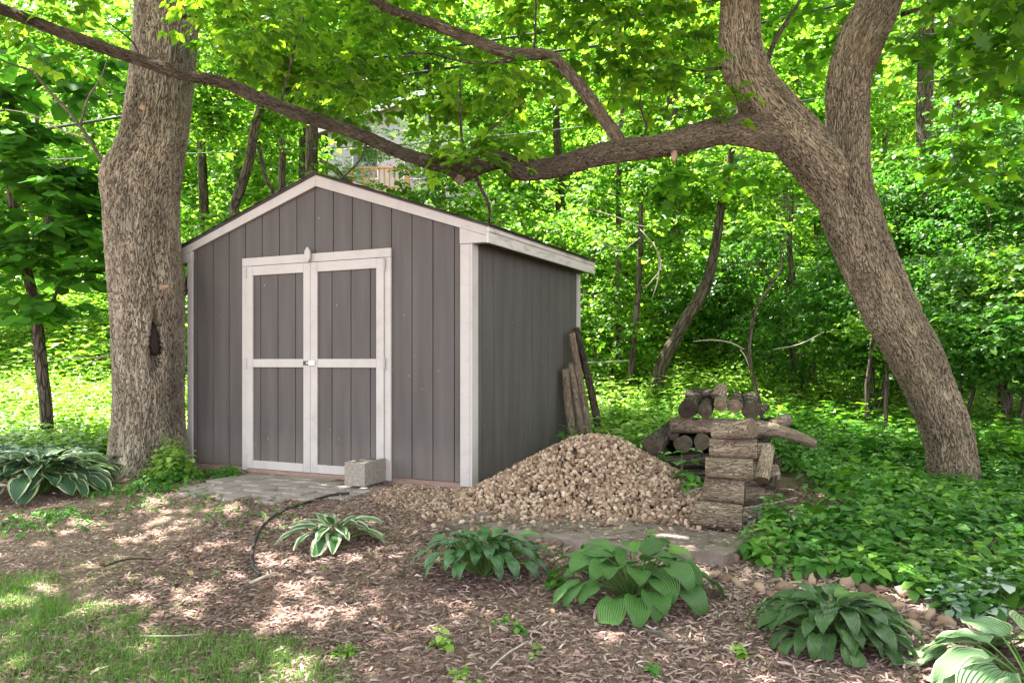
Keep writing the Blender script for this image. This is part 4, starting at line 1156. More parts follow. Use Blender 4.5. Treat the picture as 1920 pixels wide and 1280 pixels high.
# ------------------------------------------------------------------ old tree on the left
RS = .99
def trunk_px(pts, Yfun=None):
    "(px, py, half width px, Y) -> world points and radii"
    return [P(a, b, Y) for a, b, h_, Y in pts], [h_ * Y / F * RS / math.hypot(1, (a - 960) / F) for a, b, h_, Y in pts]
old = empty('old_tree', (P(278, 880, 7.5).x, 7.5, -.05), 'massive old tree with furrowed grey bark and a hollow, left of the shed', 'tree')
tp, tr = trunk_px([(277, 905, 72, 7.5), (277, 840, 70, 7.5), (277, 740, 68, 7.5), (276, 640, 70, 7.5), (274, 540, 73, 7.5), (267, 430, 72, 7.5), (270, 350, 70, 7.5), (290, 250, 64, 7.5), (303, 150, 62, 7.5), (312, 50, 61, 7.5), (318, -60, 60, 7.5), (322, -260, 62, 7.5), (315, -600, 52, 7.5), (300, -1000, 36, 7.5)])
def old_fn(th, s, z):
    r = np.ones_like(th)
    # th=0 faces the camera (-y); cross(T,a): th=pi/2 points to T x a
    fl_ = math.exp(-max(s - .08, 0) / .2)
    r = r + fl_ * (.36 + .26 * np.cos(3 * th + 1.2) + .14 * np.cos(5 * th + .4) + .12 * np.cos(th * 2 - 2.0))
    r = r + .018 * np.sin(3 * th + s * 1.1) + .02 * np.sin(5 * th - s * 2.3) + .012 * np.sin(9 * th + s * 1.7)
    def bump(t0, z0, a, wt, wz):
        d = (th - t0 + np.pi) % (2 * np.pi) - np.pi
        return a * 1.25 * np.exp(-(d / wt) ** 2 - ((z - z0) / wz) ** 2)
    def bx(px): return .432 + math.asin(max(-1, min(1, (px - 276) / 71)))
    r = r + bump(bx(207), P(0, 340, 7.5).z, .17, .42, .2)
    r = r + bump(bx(302), P(0, 268, 7.5).z, .13, .22, .11) + bump(bx(258), P(0, 345, 7.5).z, .08, .25, .12)
    r = r + bump(bx(308), P(0, 545, 7.5).z, .12, .24, .12) + bump(bx(330), P(0, 30, 7.5).z, .2, .4, .2)
    for zz in np.linspace(P(0, 600, 7.5).z, P(0, 676, 7.5).z, 4):
        pass
    # hollow with a raised callus lip
    zc = P(0, 640, 7.5).z; hz = .33
    d = (th - bx(293) + np.pi) % (2 * np.pi) - np.pi
    e = np.sqrt((d / (.2 - .1 * (z - zc) / hz)) ** 2 + ((z - zc) / hz) ** 2)
    r = r + .075 * np.exp(-((e - 1.35) / .42) ** 2) - .36 * (1 / (1 + np.exp((e - .78) * 14)))
    # seam running down from the hollow
    if z < zc: r = r - .045 * np.exp(-((d + .1) / .09) ** 2) * min(1, (zc - z) / .2)
    return r
SGN = 1
v, f, bc = tube_data(tp, tr, seg=230, step=.0115 * 1.0, fn=old_fn, cap=False)
trk = link('trunk', mesh_np('trunk', v, f, True, {'bc': bc}), M['bark_old'], old); rel(trk, old)
# side test of winding: angle 0 faces the camera
def onpx(px, py, Y): return P(px, py, Y)
def knot(px, py, Y, r_, mat, parent, tilt=(0, -1, .1)):
    me = scatter_rocks('knot', np.array([[0, 0, 0]]), np.array([r_]), mat, True, [big[2]], .3)
    o = link('knot', me, mat, parent); o.location = P(px, py, Y) - Vector(parent.location); return o
knot(309, 538, 7.12, .045, M['knot'], old)
knot(268, 203, 7.17, .032, M['knot'], old)
hol = scatter_rocks('hollow', np.array([[0, 0, 0]]), np.array([1.0]), M['hollow'], True, [big[1]], .1)  # near-black lump in the cavity; its colour stands in for shade
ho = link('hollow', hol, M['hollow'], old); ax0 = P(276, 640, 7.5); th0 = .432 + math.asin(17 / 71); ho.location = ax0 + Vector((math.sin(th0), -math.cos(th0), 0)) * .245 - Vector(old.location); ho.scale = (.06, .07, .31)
def limb(name, pts, mat, parent, seg=14, step=.05, **k):
    "pts: (px,py,half width,Y)"
    a, b = trunk_px(pts)
    o = tube(name, a, b, mat, parent, seg=seg, step=step, jit=k.pop('jit', .05), **k)
    return rel(o, parent)
limb('limb', [(330, 30, 22, 7.4), (372, 5, 18, 7.3), (395, -60, 16, 7.3), (450, -200, 14, 7.4), (520, -420, 9, 7.6)], M['bark_wood'], old)
limb('limb', [(300, -200, 40, 7.5), (200, -420, 30, 7.2), (60, -640, 20, 6.8), (-80, -760, 9, 6.3)], M['bark_wood'], old)
limb('limb', [(320, -300, 40, 7.5), (460, -520, 30, 7.2), (640, -640, 20, 6.6), (800, -760, 9, 6.0)], M['bark_wood'], old)
limb('dead_branch', [(207, 325, 4.5, 7.35), (178, 280, 4, 7.25), (140, 222, 4, 7.1), (96, 175, 3.6, 7), (60, 135, 3, 6.9), (20, 120, 2, 6.8), (-30, 95, 2, 6.7)], M['bark_twig'], old, 8)
limb('dead_branch', [(150, 235, 2.4, 7.12), (165, 185, 2, 7), (190, 145, 1.8, 6.9), (203, 105, 1.2, 6.9)], M['bark_twig'], old, 6)
limb('dead_branch', [(165, 260, 2, 7.2), (110, 242, 1.6, 7.1), (60, 215, 1.2, 7), (10, 205, 1, 7)], M['twig_pale'], old, 6)
limb('dead_branch', [(345, 550, 6, 7.62), (352, 530, 5, 7.75), (362, 480, 4, 7.9)], M['bark_limb'], old, 8)

# ------------------------------------------------------------------ leaning tree on the right
lean = empty('leaning_tree', G(1790, 935), 'leaning forked tree on the right whose long low limb crosses the whole picture', 'tree')
tp, tr = trunk_px([(1793, 965, 56, 6.5), (1790, 925, 51, 6.5), (1786, 880, 50, 6.5), (1775, 812, 50, 6.5), (1747, 737, 50, 6.5), (1714, 662, 54, 6.48), (1671, 587, 55, 6.46), (1622, 475, 56, 6.42), (1596, 400, 58, 6.4), (1584, 345, 54, 6.4), (1587, 285, 46, 6.4), (1589, 220, 42, 6.4), (1591, 150, 43, 6.4), (1612, 80, 46, 6.4), (1634, 37, 44, 6.4), (1655, -10, 42, 6.4), (1690, -90, 40, 6.4), (1720, -240, 36, 6.4), (1700, -480, 28, 6.2), (1640, -800, 16, 6)])
def lean_fn(th, s, z):
    zk = P(0, 590, 6.46).z
    r = 1 + .03 * np.sin(2 * th + s * 1.3) + .025 * np.sin(4 * th - s * 2.1 + 1) + .02 * np.sin(7 * th + s * 3.1)
    r = r + .035 * math.exp(-((z - zk) / .05) ** 2) - .03 * math.exp(-((z - zk + .09) / .04) ** 2)
    return r + .18 * math.exp(-max(z + .1, 0) / .1) * (1 + .5 * np.sin(3 * th))
v, f, bc = tube_data(tp, tr, seg=150, step=.012, fn=lean_fn, cap=False)
rel(link('trunk', mesh_np('trunk', v, f, True, {'bc': bc}), M['bark_lean'], lean), lean)
def limb_d(name, pts, seg, step, fn=None, mat='bark_lean'):
    a, b = trunk_px(pts)
    v, f, bc = tube_data(a, b, seg=seg, step=step, fn=fn, cap=True)
    return rel(link(name, mesh_np(name, v, f, True, {'bc': bc}), M[mat], lean), lean)
wf = lambda th, s, z: 1 + .03 * np.sin(3 * th + s * 3) + .03 * np.sin(2 * th - s * 5 + 1) + .02 * np.sin(5 * th + 9 * s)
limb_d('limb', [(1612, 440, 30, 6.42), (1585, 380, 46, 6.4), (1548, 320, 52, 6.38), (1500, 265, 52, 6.36), (1452, 212, 50, 6.34), (1415, 168, 45, 6.32), (1396, 128, 43, 6.3), (1389, 85, 40, 6.3), (1388, 30, 39, 6.3), (1388, -30, 39, 6.3), (1382, -150, 36, 6.25), (1350, -400, 28, 6.1), (1290, -700, 16, 5.9)], 130, .012, wf)
limb_d('low_limb', [(1490, 262, 30, 6.34), (1440, 248, 38, 6.3), (1400, 243, 31, 6.28), (1350, 246, 27, 6.26), (1280, 265, 25, 6.2), (1220, 277, 22, 6.16), (1165, 283, 22, 6.12), (1100, 296, 20, 6.08), (1037, 314, 20, 6.04), (977, 318, 21, 6.0), (940, 300, 17, 5.97), (902, 310, 16, 5.94), (865, 322, 19, 5.9), (840, 312, 14, 5.9), (809, 306, 13, 5.88), (752, 287, 12, 5.84), (696, 262, 12.5, 5.8), (640, 240, 12, 5.76), (575, 219, 13, 5.7), (525, 200, 12.5, 5.68), (487, 184, 12.5, 5.65), (412, 153, 11, 5.6), (356, 144, 11, 5.55), (310, 130, 12, 5.5), (262, 113, 12, 5.45), (187, 88, 12, 5.4), (112, 60, 12, 5.35), (37, 31, 12, 5.3), (-60, -5, 12, 5.2), (-250, -60, 9, 5.1), (-420, -150, 5, 5.0)], 44, .02, wf, 'bark_low')
limb_d('branch', [(1166, 290, 16, 6.12), (1157, 259, 13, 6.1), (1127, 214, 11.5, 6.06), (1094, 169, 11.5, 6.0), (1064, 135, 11, 5.95), (1030, 105, 11, 5.9), (977, 102, 11, 5.86), (940, 96, 11, 5.84), (902, 81, 11, 5.8), (865, 67, 10, 5.76), (801, 41, 9.5, 5.7), (741, 22, 9, 5.65), (704, 0, 9, 5.6), (640, -50, 8, 5.5), (520, -130, 5, 5.3)], 32, .02, wf, 'bark_low')
limb('stub', [(868, 322, 14, 5.9), (862, 335, 9, 5.87), (858, 342, 7, 5.86)], M['bark_lean'], lean, 14)
limb('stub', [(1262, 280, 7, 6.16), (1264, 292, 6, 6.12), (1262, 303, 4, 6.1)], M['knot'], lean, 10)
for pts in ([(885, 300, 4, 5.92), (868, 275, 3, 5.92), (864, 225, 2.6, 5.92), (862, 150, 1.6, 5.95)], [(872, 298, 3, 5.9), (900, 262, 2.6, 5.9), (930, 235, 2, 5.9), (985, 190, 1, 5.9)],
            [(893, 332, 4.2, 5.95), (905, 360, 3.6, 6.0), (917, 385, 3, 6.05), (917, 420, 2, 6.1)], [(1000, 105, 2.6, 5.86), (1003, 70, 2.2, 5.84), (1005, 20, 2, 5.82), (1006, -40, 2, 5.8)],
            [(1200, 262, 2, 6.14), (1213, 240, 2.4, 6.12), (1200, 190, 1.6, 6.1), (1215, 90, 1.2, 6.1)], [(1435, 125, 6, 6.35), (1452, 80, 5, 6.4), (1478, 35, 4, 6.45), (1500, 0, 3, 6.5), (1530, -70, 2, 6.5)],
            [(1352, 128, 4, 6.28), (1330, 130, 3, 6.2), (1305, 134, 2, 6.1), (1260, 120, 1, 6.0)], [(1690, 28, 5, 6.4), (1720, 18, 4, 6.3), (1750, 6, 3, 6.2), (1800, -15, 2, 6.0), (1860, 20, 1.2, 5.9)],
            [(525, 200, 2.5, 5.68), (545, 120, 2.4, 5.8), (560, 60, 2, 5.9), (580, 0, 1.6, 6)], [(690, 255, 3, 5.8), (675, 300, 2, 5.75), (640, 335, 1.4, 5.7)],
            [(260, 105, 2, 5.45), (250, 80, 2, 5.4), (200, 40, 1.4, 5.3)], [(1030, 104, 4, 5.9), (960, 115, 3, 5.7), (880, 118, 2.6, 5.5), (800, 100, 2, 5.3), (740, 110, 1.2, 5.2)]):
    limb('twig', pts, M['bark_limb'], lean, 7)

# ------------------------------------------------------------------ foliage of the two near trees
def foliage(parent, spec, T, mat, size, k=7, tw=9, L=.38, droop=.35, name='foliage', twig_mat=None, order=0):
    "spec: (px,py,Y,radius m,boughs)"
    cs, rd = [], []
    for px, py, Y, r_, nb in spec:
        c = np.array(P(px, py, Y))
        cs.append(c + rs.normal(0, .5, (nb, 3)) * r_ * np.array([1, .8, .55])); rd += [r_ * .4] * nb
    cs = np.concatenate(cs)
    p, D, L_ = bough_points(cs, np.array(rd), tw, L)
    o = link(name, leaf_mesh(name, *twig_leaves(p, D, L_, k, size, droop), T), mat, parent)
    rel(o, parent)
    if twig_mat:
        sel = slice(0, len(p))
        specs = [([Vector(a), Vector(a + d * l * .5 + np.array([0, 0, -.03 * l])), Vector(a + d * l + np.array([0, 0, -.12 * l]))], [.003, .0022, .001]) for a, d, l in zip(p[sel], D[sel], L_[sel])]
        rel(tubes(name.replace('foliage', 'twigs') if 'foliage' in name else 'twigs', specs, twig_mat, parent, seg=3, step=.3), parent)
    return o
# leaves seen along the top of the picture
foliage(lean, [(760, 60, 6.6, .8, 7), (600, 60, 6.3, .65, 6), (700, 180, 6.7, .65, 5), (500, 60, 6.2, .5, 4), (860, 190, 6.9, .5, 4), (1130, 60, 6.2, .6, 5), (1230, 150, 6.4, .5, 4), (990, -10, 6.3, .7, 6), (1300, -10, 6.4, .6, 5), (1180, -60, 6.2, .9, 5)], T_tri, M['leaf_near'], .16, 6, 8, .4, twig_mat=M['bark_twig'])
foliage(lean, [(860, 300, 5.8, .16, 1), (845, 275, 5.85, .2, 1), (965, 262, 5.9, .16, 1), (1020, 150, 5.9, .3, 2), (450, 20, 5.6, .4, 3), (110, 10, 5.5, .45, 3), (-30, 60, 5.5, .6, 4), (640, 110, 5.8, .3, 2)], T_tri, M['leaf_near'], .13, 6, 7, .3, twig_mat=M['bark_twig'])
foliage(lean, [(1800, 60, 6.6, .6, 4), (1880, 160, 6.6, .6, 4), (1760, 20, 6.2, .5, 2), (1860, 280, 7.0, .5, 4), (1950, 40, 6, .7, 5), (1500, 60, 7.6, .5, 3), (1330, 330, 8, .5, 2)], T_maple, M['leaf_maple'], .12, 7, 8, .42, twig_mat=M['bark_twig'])
# the high crowns above the frame which shade the yard
def bough_mesh(name, seed, R_, nb, T, size):
    global rs
    keep = rs; rs = np.random.RandomState(seed)
    c = rs.normal(0, .45, (nb, 3)) * np.array([R_, R_, R_ * .35])
    p, D, L_ = bough_points(c, np.full(nb, .5), 8, .5)
    me = leaf_mesh(name, *twig_leaves(p, D, L_, 7, size, .3), T)
    rs = keep
    me.materials.append(M['leaf_maple'])
    return me
BM = [bough_mesh('foliage', 100 + k_, 1.5, 26, T_simple(.4), .15) for k_ in range(3)]
def high_crown(parent, spots):
    for k_, (x, y, z) in enumerate(spots):
        o = bpy.data.objects.new('foliage', BM[k_ % 3]); C.objects.link(o); o.parent = parent
        o.location = Vector((x, y, z)) - Vector(parent.location); o.rotation_euler = (0, 0, k_ * 2.4); s_ = 1 + .25 * math.sin(k_ * 3.3); o.scale = (s_, s_, s_)
rr = np.random.RandomState(77)
sp1, sp2 = [], []
for gx_ in np.arange(-8, 12.5, 1.75):
    for gy_ in np.arange(1.4, 10.6, 1.75):
        x, y = gx_ + rr.uniform(-.6, .6), gy_ + rr.uniform(-.6, .6)
        if rr.uniform() < (.03 if .2 < x < 5.5 and 5 < y < 9 else .27 if x < .2 and y < 6.2 else .15) or (x > 8 and y < 3): continue
        zmin = EYE + .52 * y + 1.6
        z = max(zmin, 5.6) + rr.uniform(0, 2.2) - (.8 if x > 5 and y < 6 else 0)
        (sp1 if x < -.5 else sp2).append((x, y, z))
high_crown(old, sp1[:98]); high_crown(lean, sp2[:98])

# ------------------------------------------------------------------ sapling on the left
sap = empty('broadleaf_sapling', P(88, 828, 9.3), 'slim young tree with large round leaves at the left edge', 'tree')
limb('trunk', [(89, 840, 14, 9.3), (86, 760, 13, 9.3), (77, 680, 12.5, 9.3), (68, 590, 12, 9.3), (56, 530, 11, 9.3), (38, 460, 9.5, 9.3), (26, 390, 9, 9.25), (14, 320, 8, 9.2), (-5, 240, 7, 9.2), (-30, 120, 5, 9.1)], M['bark_wood'], sap, 20)
limb('branch', [(84, 610, 5, 9.3), (96, 575, 4, 9.25), (118, 520, 3.5, 9.2), (150, 490, 2, 9.1)], M['bark_wood'], sap, 8)
limb('branch', [(30, 480, 4, 9.3), (0, 455, 3, 9.2), (-40, 430, 2, 9.1)], M['bark_wood'], sap, 8)
limb('branch', [(20, 350, 4, 9.25), (70, 330, 3, 9.1), (130, 300, 2, 9)], M['bark_wood'], sap, 8)
foliage(sap, [(60, 500, 8.9, .5, 4), (140, 460, 9.0, .45, 4), (20, 430, 9.0, .5, 4), (120, 590, 9.0, .3, 2), (160, 510, 9.1, .3, 3), (90, 370, 9.2, .5, 4), (10, 300, 9, .5, 3), (150, 330, 9.3, .4, 3), (60, 240, 9.2, .5, 4), (140, 170, 9.2, .5, 4), (0, 150, 9, .6, 4), (-60, 450, 9, .6, 3), (175, 400, 9.4, .3, 3)], T_round, M['leaf_round'], .19, 6, 6, .55, .3, twig_mat=M['bark_wood'])

# ------------------------------------------------------------------ poles leaning on the shed
def w2(lx, ly, z=0):
    a, b = loc2w(lx, ly); return Vector((a, b, z))
def pole(b_, t_, r0, r1, label, mat='log_bark', n_=5):
    root = empty('wooden_pole', b_, label, 'pole', 'poles leaning on the shed side')
    pts = [b_.lerp(t_, i_ / n_) + Vector((rs.uniform(-.01, .01), rs.uniform(-.01, .01), 0)) for i_ in range(n_ + 1)]
    o = tube('bark', pts, list(np.linspace(r0, r1, n_ + 1)), M[mat], root, seg=16, step=.04, jit=.05); rel(o, root)
    o = tube('cut_end', [pts[-1], pts[-1] + (t_ - b_).normalized() * .006], [r1 * .93, r1 * .9], M['log_cut'], root, seg=14, step=.05); rel(o, root)
pole(w2(.20, 1.86, -.02), w2(.06, 1.9, .93), .042, .04, 'shortest of the leaning poles, in front of the others')
pole(w2(.25, 2.02, -.02), w2(.075, 2.0, .99), .04, .032, 'second shortest leaning pole with a pale worn tip')
pole(w2(.30, 2.14, -.02), w2(.07, 2.08, 1.30), .044, .04, 'pale bare pole with a sawn top leaning on the shed')
pole(w2(.37, 2.3, -.02), w2(.07, 2.24, 1.36), .043, .035, 'tallest and darkest pole, nearest the shed back corner', 'log_dark')
m = MB(); v1, f1, b1 = tube_data([w2(.05, .12, -.0), w2(.1, .45, .01), w2(.12, .8, .02)], [.03, .035, .02], seg=8, step=.06, jit=.15); m.add(v1, [tuple(q_) for f in f1 for q_ in f])
tag(m.obj('rotten_board', M['rot'], None), 'rotten strip of wood lying along the foot of the shed side', 'wood')

# ------------------------------------------------------------------ wood pile
def log(a, b_, ra, rb, label, mat='log_bark', cut='log_cut', sq=1.0, seg=26, flat_top=None, bend=None):
    a, b_ = Vector(a), Vector(b_)
    root = empty('log', (a + b_) / 2, label, 'log', 'logs in the wood pile')
    n_ = 5
    pts = [a.lerp(b_, i_ / n_) for i_ in range(n_ + 1)]
    if bend:
        for i_, p in enumerate(pts): p += Vector(bend) * math.sin(math.pi * i_ / n_)
    ph = rs.uniform(0, 6)
    fn = lambda th, s, z: (1 + .05 * np.sin(2 * th + ph + s * 2) + .04 * np.sin(3 * th + ph * 2 - s * 4) + .03 * np.sin(5 * th + s * 9 + ph)) * (np.where(np.sin(th + ph) > .55, .86, 1) if flat_top else 1)
    v, f, bc = tube_data(pts, list(np.linspace(ra, rb, n_ + 1)), seg=seg, step=.03, fn=fn, cap=False, jit=.012)
    rel(link('bark', mesh_np('bark', v, f[0], True, {'bc': bc + rs.uniform(0, 5)}), M[mat], root), root)
    for side in (0, 1):
        ring = v[:seg] if side == 0 else v[-seg:]
        c = ring.mean(0); ax = np.array((a - b_) if side == 0 else (b_ - a)); ax = ax / np.linalg.norm(ax)
        rings = [c + (ring - c) * q_ + ax * (.004 * (1 - q_) + rs.uniform(-.0015, .0015, (seg, 1)) ) for q_ in (1.0, .93, .6, .3)]
        vv = np.concatenate(rings + [c[None] + ax * .003])
        i_ = np.arange(3)[:, None] * seg; j_ = np.arange(seg)[None]
        qd = np.stack([i_ + j_, i_ + (j_ + 1) % seg, i_ + seg + (j_ + 1) % seg, i_ + seg + j_], -1).reshape(-1, 4)
        tr_ = np.stack([np.arange(seg) + 3 * seg, (np.arange(seg) + 1) % seg + 3 * seg, np.full(seg, 4 * seg)], 1)
        rel(link('cut_face', mesh_np('cut_face', vv, [qd, tr_], True), M[cut], root), root)
    return root
YF = 5.25
def L(px, py, Y): return P(px, py, Y)
fr = [(1302, 964, 1392, 972, 27, 28, 5.22, 'lowest log of the front stack, resting by the concrete slab'), (1322, 917, 1397, 921, 26, 25, 5.34, 'second log from the bottom of the front stack'),
      (1323, 876, 1412, 879, 21, 22, 5.3, 'third log from the bottom of the front stack, dark and split'), (1331, 841, 1420, 841, 21, 21, 5.4, 'fourth log up in the front stack, smooth pale bark')]
YF = G(1350, 1000).y
for x0, y0, x1, y1, r0, r1, Y, lb in fr:
    Y += YF - 5.2
    q3 = rs.uniform(-3, 3)
    log(L(x0, y0 - q3, Y + .05 + rs.uniform(0, .07)), L(x1, y1 + q3 * .6, Y - .0), r0 * Y / F * .9, r1 * Y / F * .9, lb, 'log_bark', 'log_cut_dark')
log(L(1338, 812, YF + .3), L(1412, 804, YF + .14), .045, .07, 'wedge shaped split log topping the front stack', flat_top=1)
bk = [(1410, 968, 1440, 962, 20, 5.62, 'dark short log lying behind the front stack at the bottom'), (1396, 930, 1438, 925, 22, 5.6, 'short split log behind the front stack, low down'), (1420, 890, 1448, 886, 24, 5.62, 'stubby log behind the front stack at middle height'),
      (1410, 850, 1440, 846, 17, 5.64, 'short log showing right of the front stack near its top')]
for x0, y0, x1, y1, r_, Y, lb in bk:
    log(L(x0 - 60, y0 + 2, Y), L(x1, y1, Y + .12), r_ * Y / F, r_ * Y / F, lb, 'log_bark', 'log_cut')
log(L(1428, 900, 5.55), L(1440, 838, 5.7), .05, .045, 'upright splintered log standing right of the front stack')
log(L(1444, 915, 5.62), L(1453, 862, 5.75), .04, .045, 'darker upright log at the right end of the wood pile', 'log_dark')
# the back part of the pile
log(L(1258, 797, 6.2), L(1420, 800, 6.15), .062, .06, 'long level log lying across the middle of the pile')
log(L(1418, 800, 6.15), L(1530, 832, 5.95), .062, .035, 'tapering crooked log sloping down to the right into the weeds', bend=(0, 0, .02))
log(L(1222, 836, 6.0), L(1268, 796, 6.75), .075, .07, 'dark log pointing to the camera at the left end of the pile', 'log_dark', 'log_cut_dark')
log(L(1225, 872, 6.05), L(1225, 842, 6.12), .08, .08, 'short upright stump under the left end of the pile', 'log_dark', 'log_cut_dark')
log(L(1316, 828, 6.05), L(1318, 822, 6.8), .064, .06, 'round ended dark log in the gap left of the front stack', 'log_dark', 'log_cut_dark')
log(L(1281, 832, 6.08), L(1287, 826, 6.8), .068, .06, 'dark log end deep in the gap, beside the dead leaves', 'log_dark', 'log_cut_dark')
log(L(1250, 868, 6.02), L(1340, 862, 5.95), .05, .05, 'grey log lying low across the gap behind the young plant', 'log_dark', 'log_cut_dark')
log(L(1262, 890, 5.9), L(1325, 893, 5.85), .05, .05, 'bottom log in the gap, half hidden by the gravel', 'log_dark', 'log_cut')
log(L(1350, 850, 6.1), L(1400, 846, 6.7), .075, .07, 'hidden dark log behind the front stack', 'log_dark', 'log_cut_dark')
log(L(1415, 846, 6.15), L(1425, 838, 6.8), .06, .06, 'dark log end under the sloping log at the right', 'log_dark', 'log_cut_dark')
log(L(1445, 800, 6.3), L(1476, 787, 6.45), .05, .05, 'short log with a reddish end at the upper right of the pile')
log(L(1365, 805, 6.4), L(1450, 792, 6.4), .045, .045, 'thin log hidden behind the long level log', 'log_dark', 'log_cut_dark')
top = [(1289, 761, 1310, 742, .073, 'thick black ended log, leftmost on top of the pile', 'log_dark', 'hollow'), (1322, 764, 1330, 748, .058, 'round ended log, second from left on top', 'log_dark', 'log_cut_dark'),
       (1351, 754, 1352, 732, .048, 'pale ended log in the middle of the top row', 'log_bark', 'log_cut'), (1377, 755, 1382, 742, .056, 'log with a light brown end, second from right on top', 'log_dark', 'log_cut'),
       (1408, 764, 1405, 745, .068, 'ragged thick log, rightmost of the top row', 'log_dark', 'log_cut_dark')]
for x0, y0, x1, y1, r_, lb, mt, ct in top:
    log(L(x0, y0 + 6, 6.05), L(x1, y1 + 4, 6.6), r_, r_ * .95, lb, mt, ct)
log(L(1290, 742, 6.5), L(1345, 738, 6.35), .055, .045, 'log lying crosswise behind the top row', 'log_dark', 'log_cut_dark')
log(L(1345, 745, 6.25), L(1354, 724, 6.3), .05, .042, 'short stub sticking up from the top of the pile', 'log_bark', 'log_cut')
for k_, (a_, b_, r_, lb) in enumerate((((1235, 850), (1240, 840), .08, 'added dark log deep at the left end of the pile'), ((1262, 800), (1400, 806), .06, 'added dark log behind the long level log'), ((1296, 852), (1300, 846), .07, 'added black log end low in the gap, set back'),  # logs added at the back to keep the gaps in the pile dark
                                ((1345, 832), (1350, 828), .07, 'added black log end against the front stack, set back'), ((1262, 812), (1264, 808), .05, 'small added dark log under the left end of the long log'))):
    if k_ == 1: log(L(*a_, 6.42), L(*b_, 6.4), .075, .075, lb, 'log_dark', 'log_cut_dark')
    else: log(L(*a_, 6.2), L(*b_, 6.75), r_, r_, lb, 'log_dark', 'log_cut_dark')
for k_, (y_, r_) in enumerate(((872, .07), (848, .075), (826, .075))):  # back row added so that the gaps show dark
    log(L(1235, y_, 6.72), L(1440, y_ - 4, 6.7), r_, r_, ('bottom', 'middle', 'upper')[k_] + ' added dark log of the back row, darkening the gap', 'log_dark', 'log_cut_dark')
log(L(1425, 772, 6.1), L(1436, 762, 6.5), .03, .03, 'thin log at the right end of the top row', 'log_dark', 'log_cut_dark')

# ------------------------------------------------------------------ edging, sticks, dry leaves
eg = [(655, 930), (620, 934), (575, 948), (535, 962), (505, 980), (488, 1000), (477, 1025), (472, 1050), (476, 1070), (488, 1086)]
tag(tube('garden_edging', [up(G(*p), .025) for p in eg], [.010] * len(eg), M['hose'], None, seg=12, step=.04), 'curved black plastic edging strip in the bare ground before the doors', 'edging')
for pts, r_, mt, lb in (([(688, 1165), (705, 1182), (745, 1196), (800, 1200), (850, 1212), (875, 1216)], .005, 'bark_twig', 'long bent twig lying in the mulch left of the big hosta'),
                        ([(640, 1210), (690, 1208), (745, 1210)], .004, 'bark_twig', 'straight thin twig in the mulch near the lawn'),
                        ([(468, 1100), (500, 1090), (520, 1080)], .008, 'twig_pale', 'pale stub of wood at the end of the black edging'),
                        ([(195, 1068), (240, 1058), (285, 1054)], .006, 'log_dark', 'dark stick lying in the chips at left'),
                        ([(262, 1200), (330, 1205), (380, 1196)], .004, 'twig_pale', 'pale dry stick in the grass'),
                        ([(1205, 1188), (1240, 1200), (1262, 1212)], .008, 'bark_twig', 'grey stick under the big hosta leaves'),
                        ([(990, 1210), (950, 1240), (920, 1262)], .004, 'twig_pale', 'thin light twig in the lower middle mulch'),
                        ([(1395, 975), (1440, 968), (1490, 955)], .005, 'twig_pale', 'pale twig leaning out of the wood pile to the right'),
                        ([(1300, 690 + 250), (1262, 960), (1240, 975)], .005, 'twig_pale', 'thin curved twig on the right foot of the gravel heap'),
                        ([(1650, 1180), (1690, 1205), (1725, 1225)], .006, 'bark_twig', 'stick beside the right edge of the ribbed hosta')):
    pp = [up(G(*p), .02 + .012 * (i_ % 2)) for i_, p in enumerate(pts)]
    if 'leaning out' in lb: pp = [L(1395, 952, 5.4), L(1440, 945, 5.35), L(1495, 932, 5.3)]
    if 'gravel heap' in lb: pp = [Vector((1.35, 5.6, .12)), Vector((1.2, 5.45, .1)), Vector((1.12, 5.35, .02))]
    tag(tube('stick', pp, [r_, r_ * .9] + [r_ * .6] * (len(pp) - 2), M[mt], None, seg=8, step=.04, jit=.1), lb, 'stick')
n_ = 420
x = rs.uniform(-4, 2.6, n_); y = rs.uniform(2.2, 6.6, n_)
k_ = in_view(x, y) & ~in_shed(x, y) ; x, y = x[k_], y[k_]; n_ = len(x); a = rs.uniform(0, 6.28, n_)
T_dry = (np.array([(0, 0, 0), (.3, .3, .14), (.34, .7, .06), (0, 1, .15), (-.3, .65, .1), (-.28, .3, .02), (0, .5, -.02)]), [np.array([(6, i_, (i_ + 1) % 6) for i_ in range(6)])])
tag(link('dry_leaves', leaf_mesh('dry_leaves', np.stack([x, y, gz(x, y) + .012], 1), np.stack([np.cos(a), np.sin(a), rs.normal(0, .3, n_)], 1), np.stack([rs.normal(0, .4, n_), rs.normal(0, .4, n_), np.ones(n_)], 1), rs.uniform(.02, .05, n_), T_dry), M['dryleaf']), 'scattered curled dry leaves on mulch and chips', 'litter', kind='stuff')

# ------------------------------------------------------------------ cables
for pts, r_, mt, lb in (([(2300, -150), (1600, 4), (1350, 58), (1075, 92), (810, 133), (459, 184), (360, 197), (150, 232), (-300, 300)], .022, 'cable', 'thick upper black cable passing behind both forked limbs'),
                        ([(1900, -120), (1340, 0), (1100, 46), (845, 88), (640, 118), (-300, 250)], .017, 'cable', 'higher black cable, nearly hidden by leaves'),
                        ([(2300, 85), (1900, 132), (1640, 168), (1480, 193), (1280, 217), (935, 255), (740, 272), (360, 288), (80, 300), (-300, 315)], .009, 'cable_grey', 'thin grey wire, lowest of the overhead lines'),
                        ([(2300, -120), (1500, -20), (1280, 14), (1165, 38), (900, 76), (640, 60), (-300, 60)], .008, 'cable_grey', 'thin wire running just below the frame top')):
    tag(tube('overhead_cable', [P(a, b, 12.0) for a, b in pts], [r_] * len(pts), M[mt], None, seg=8, step=.5), lb, 'cable', 'overhead cables')

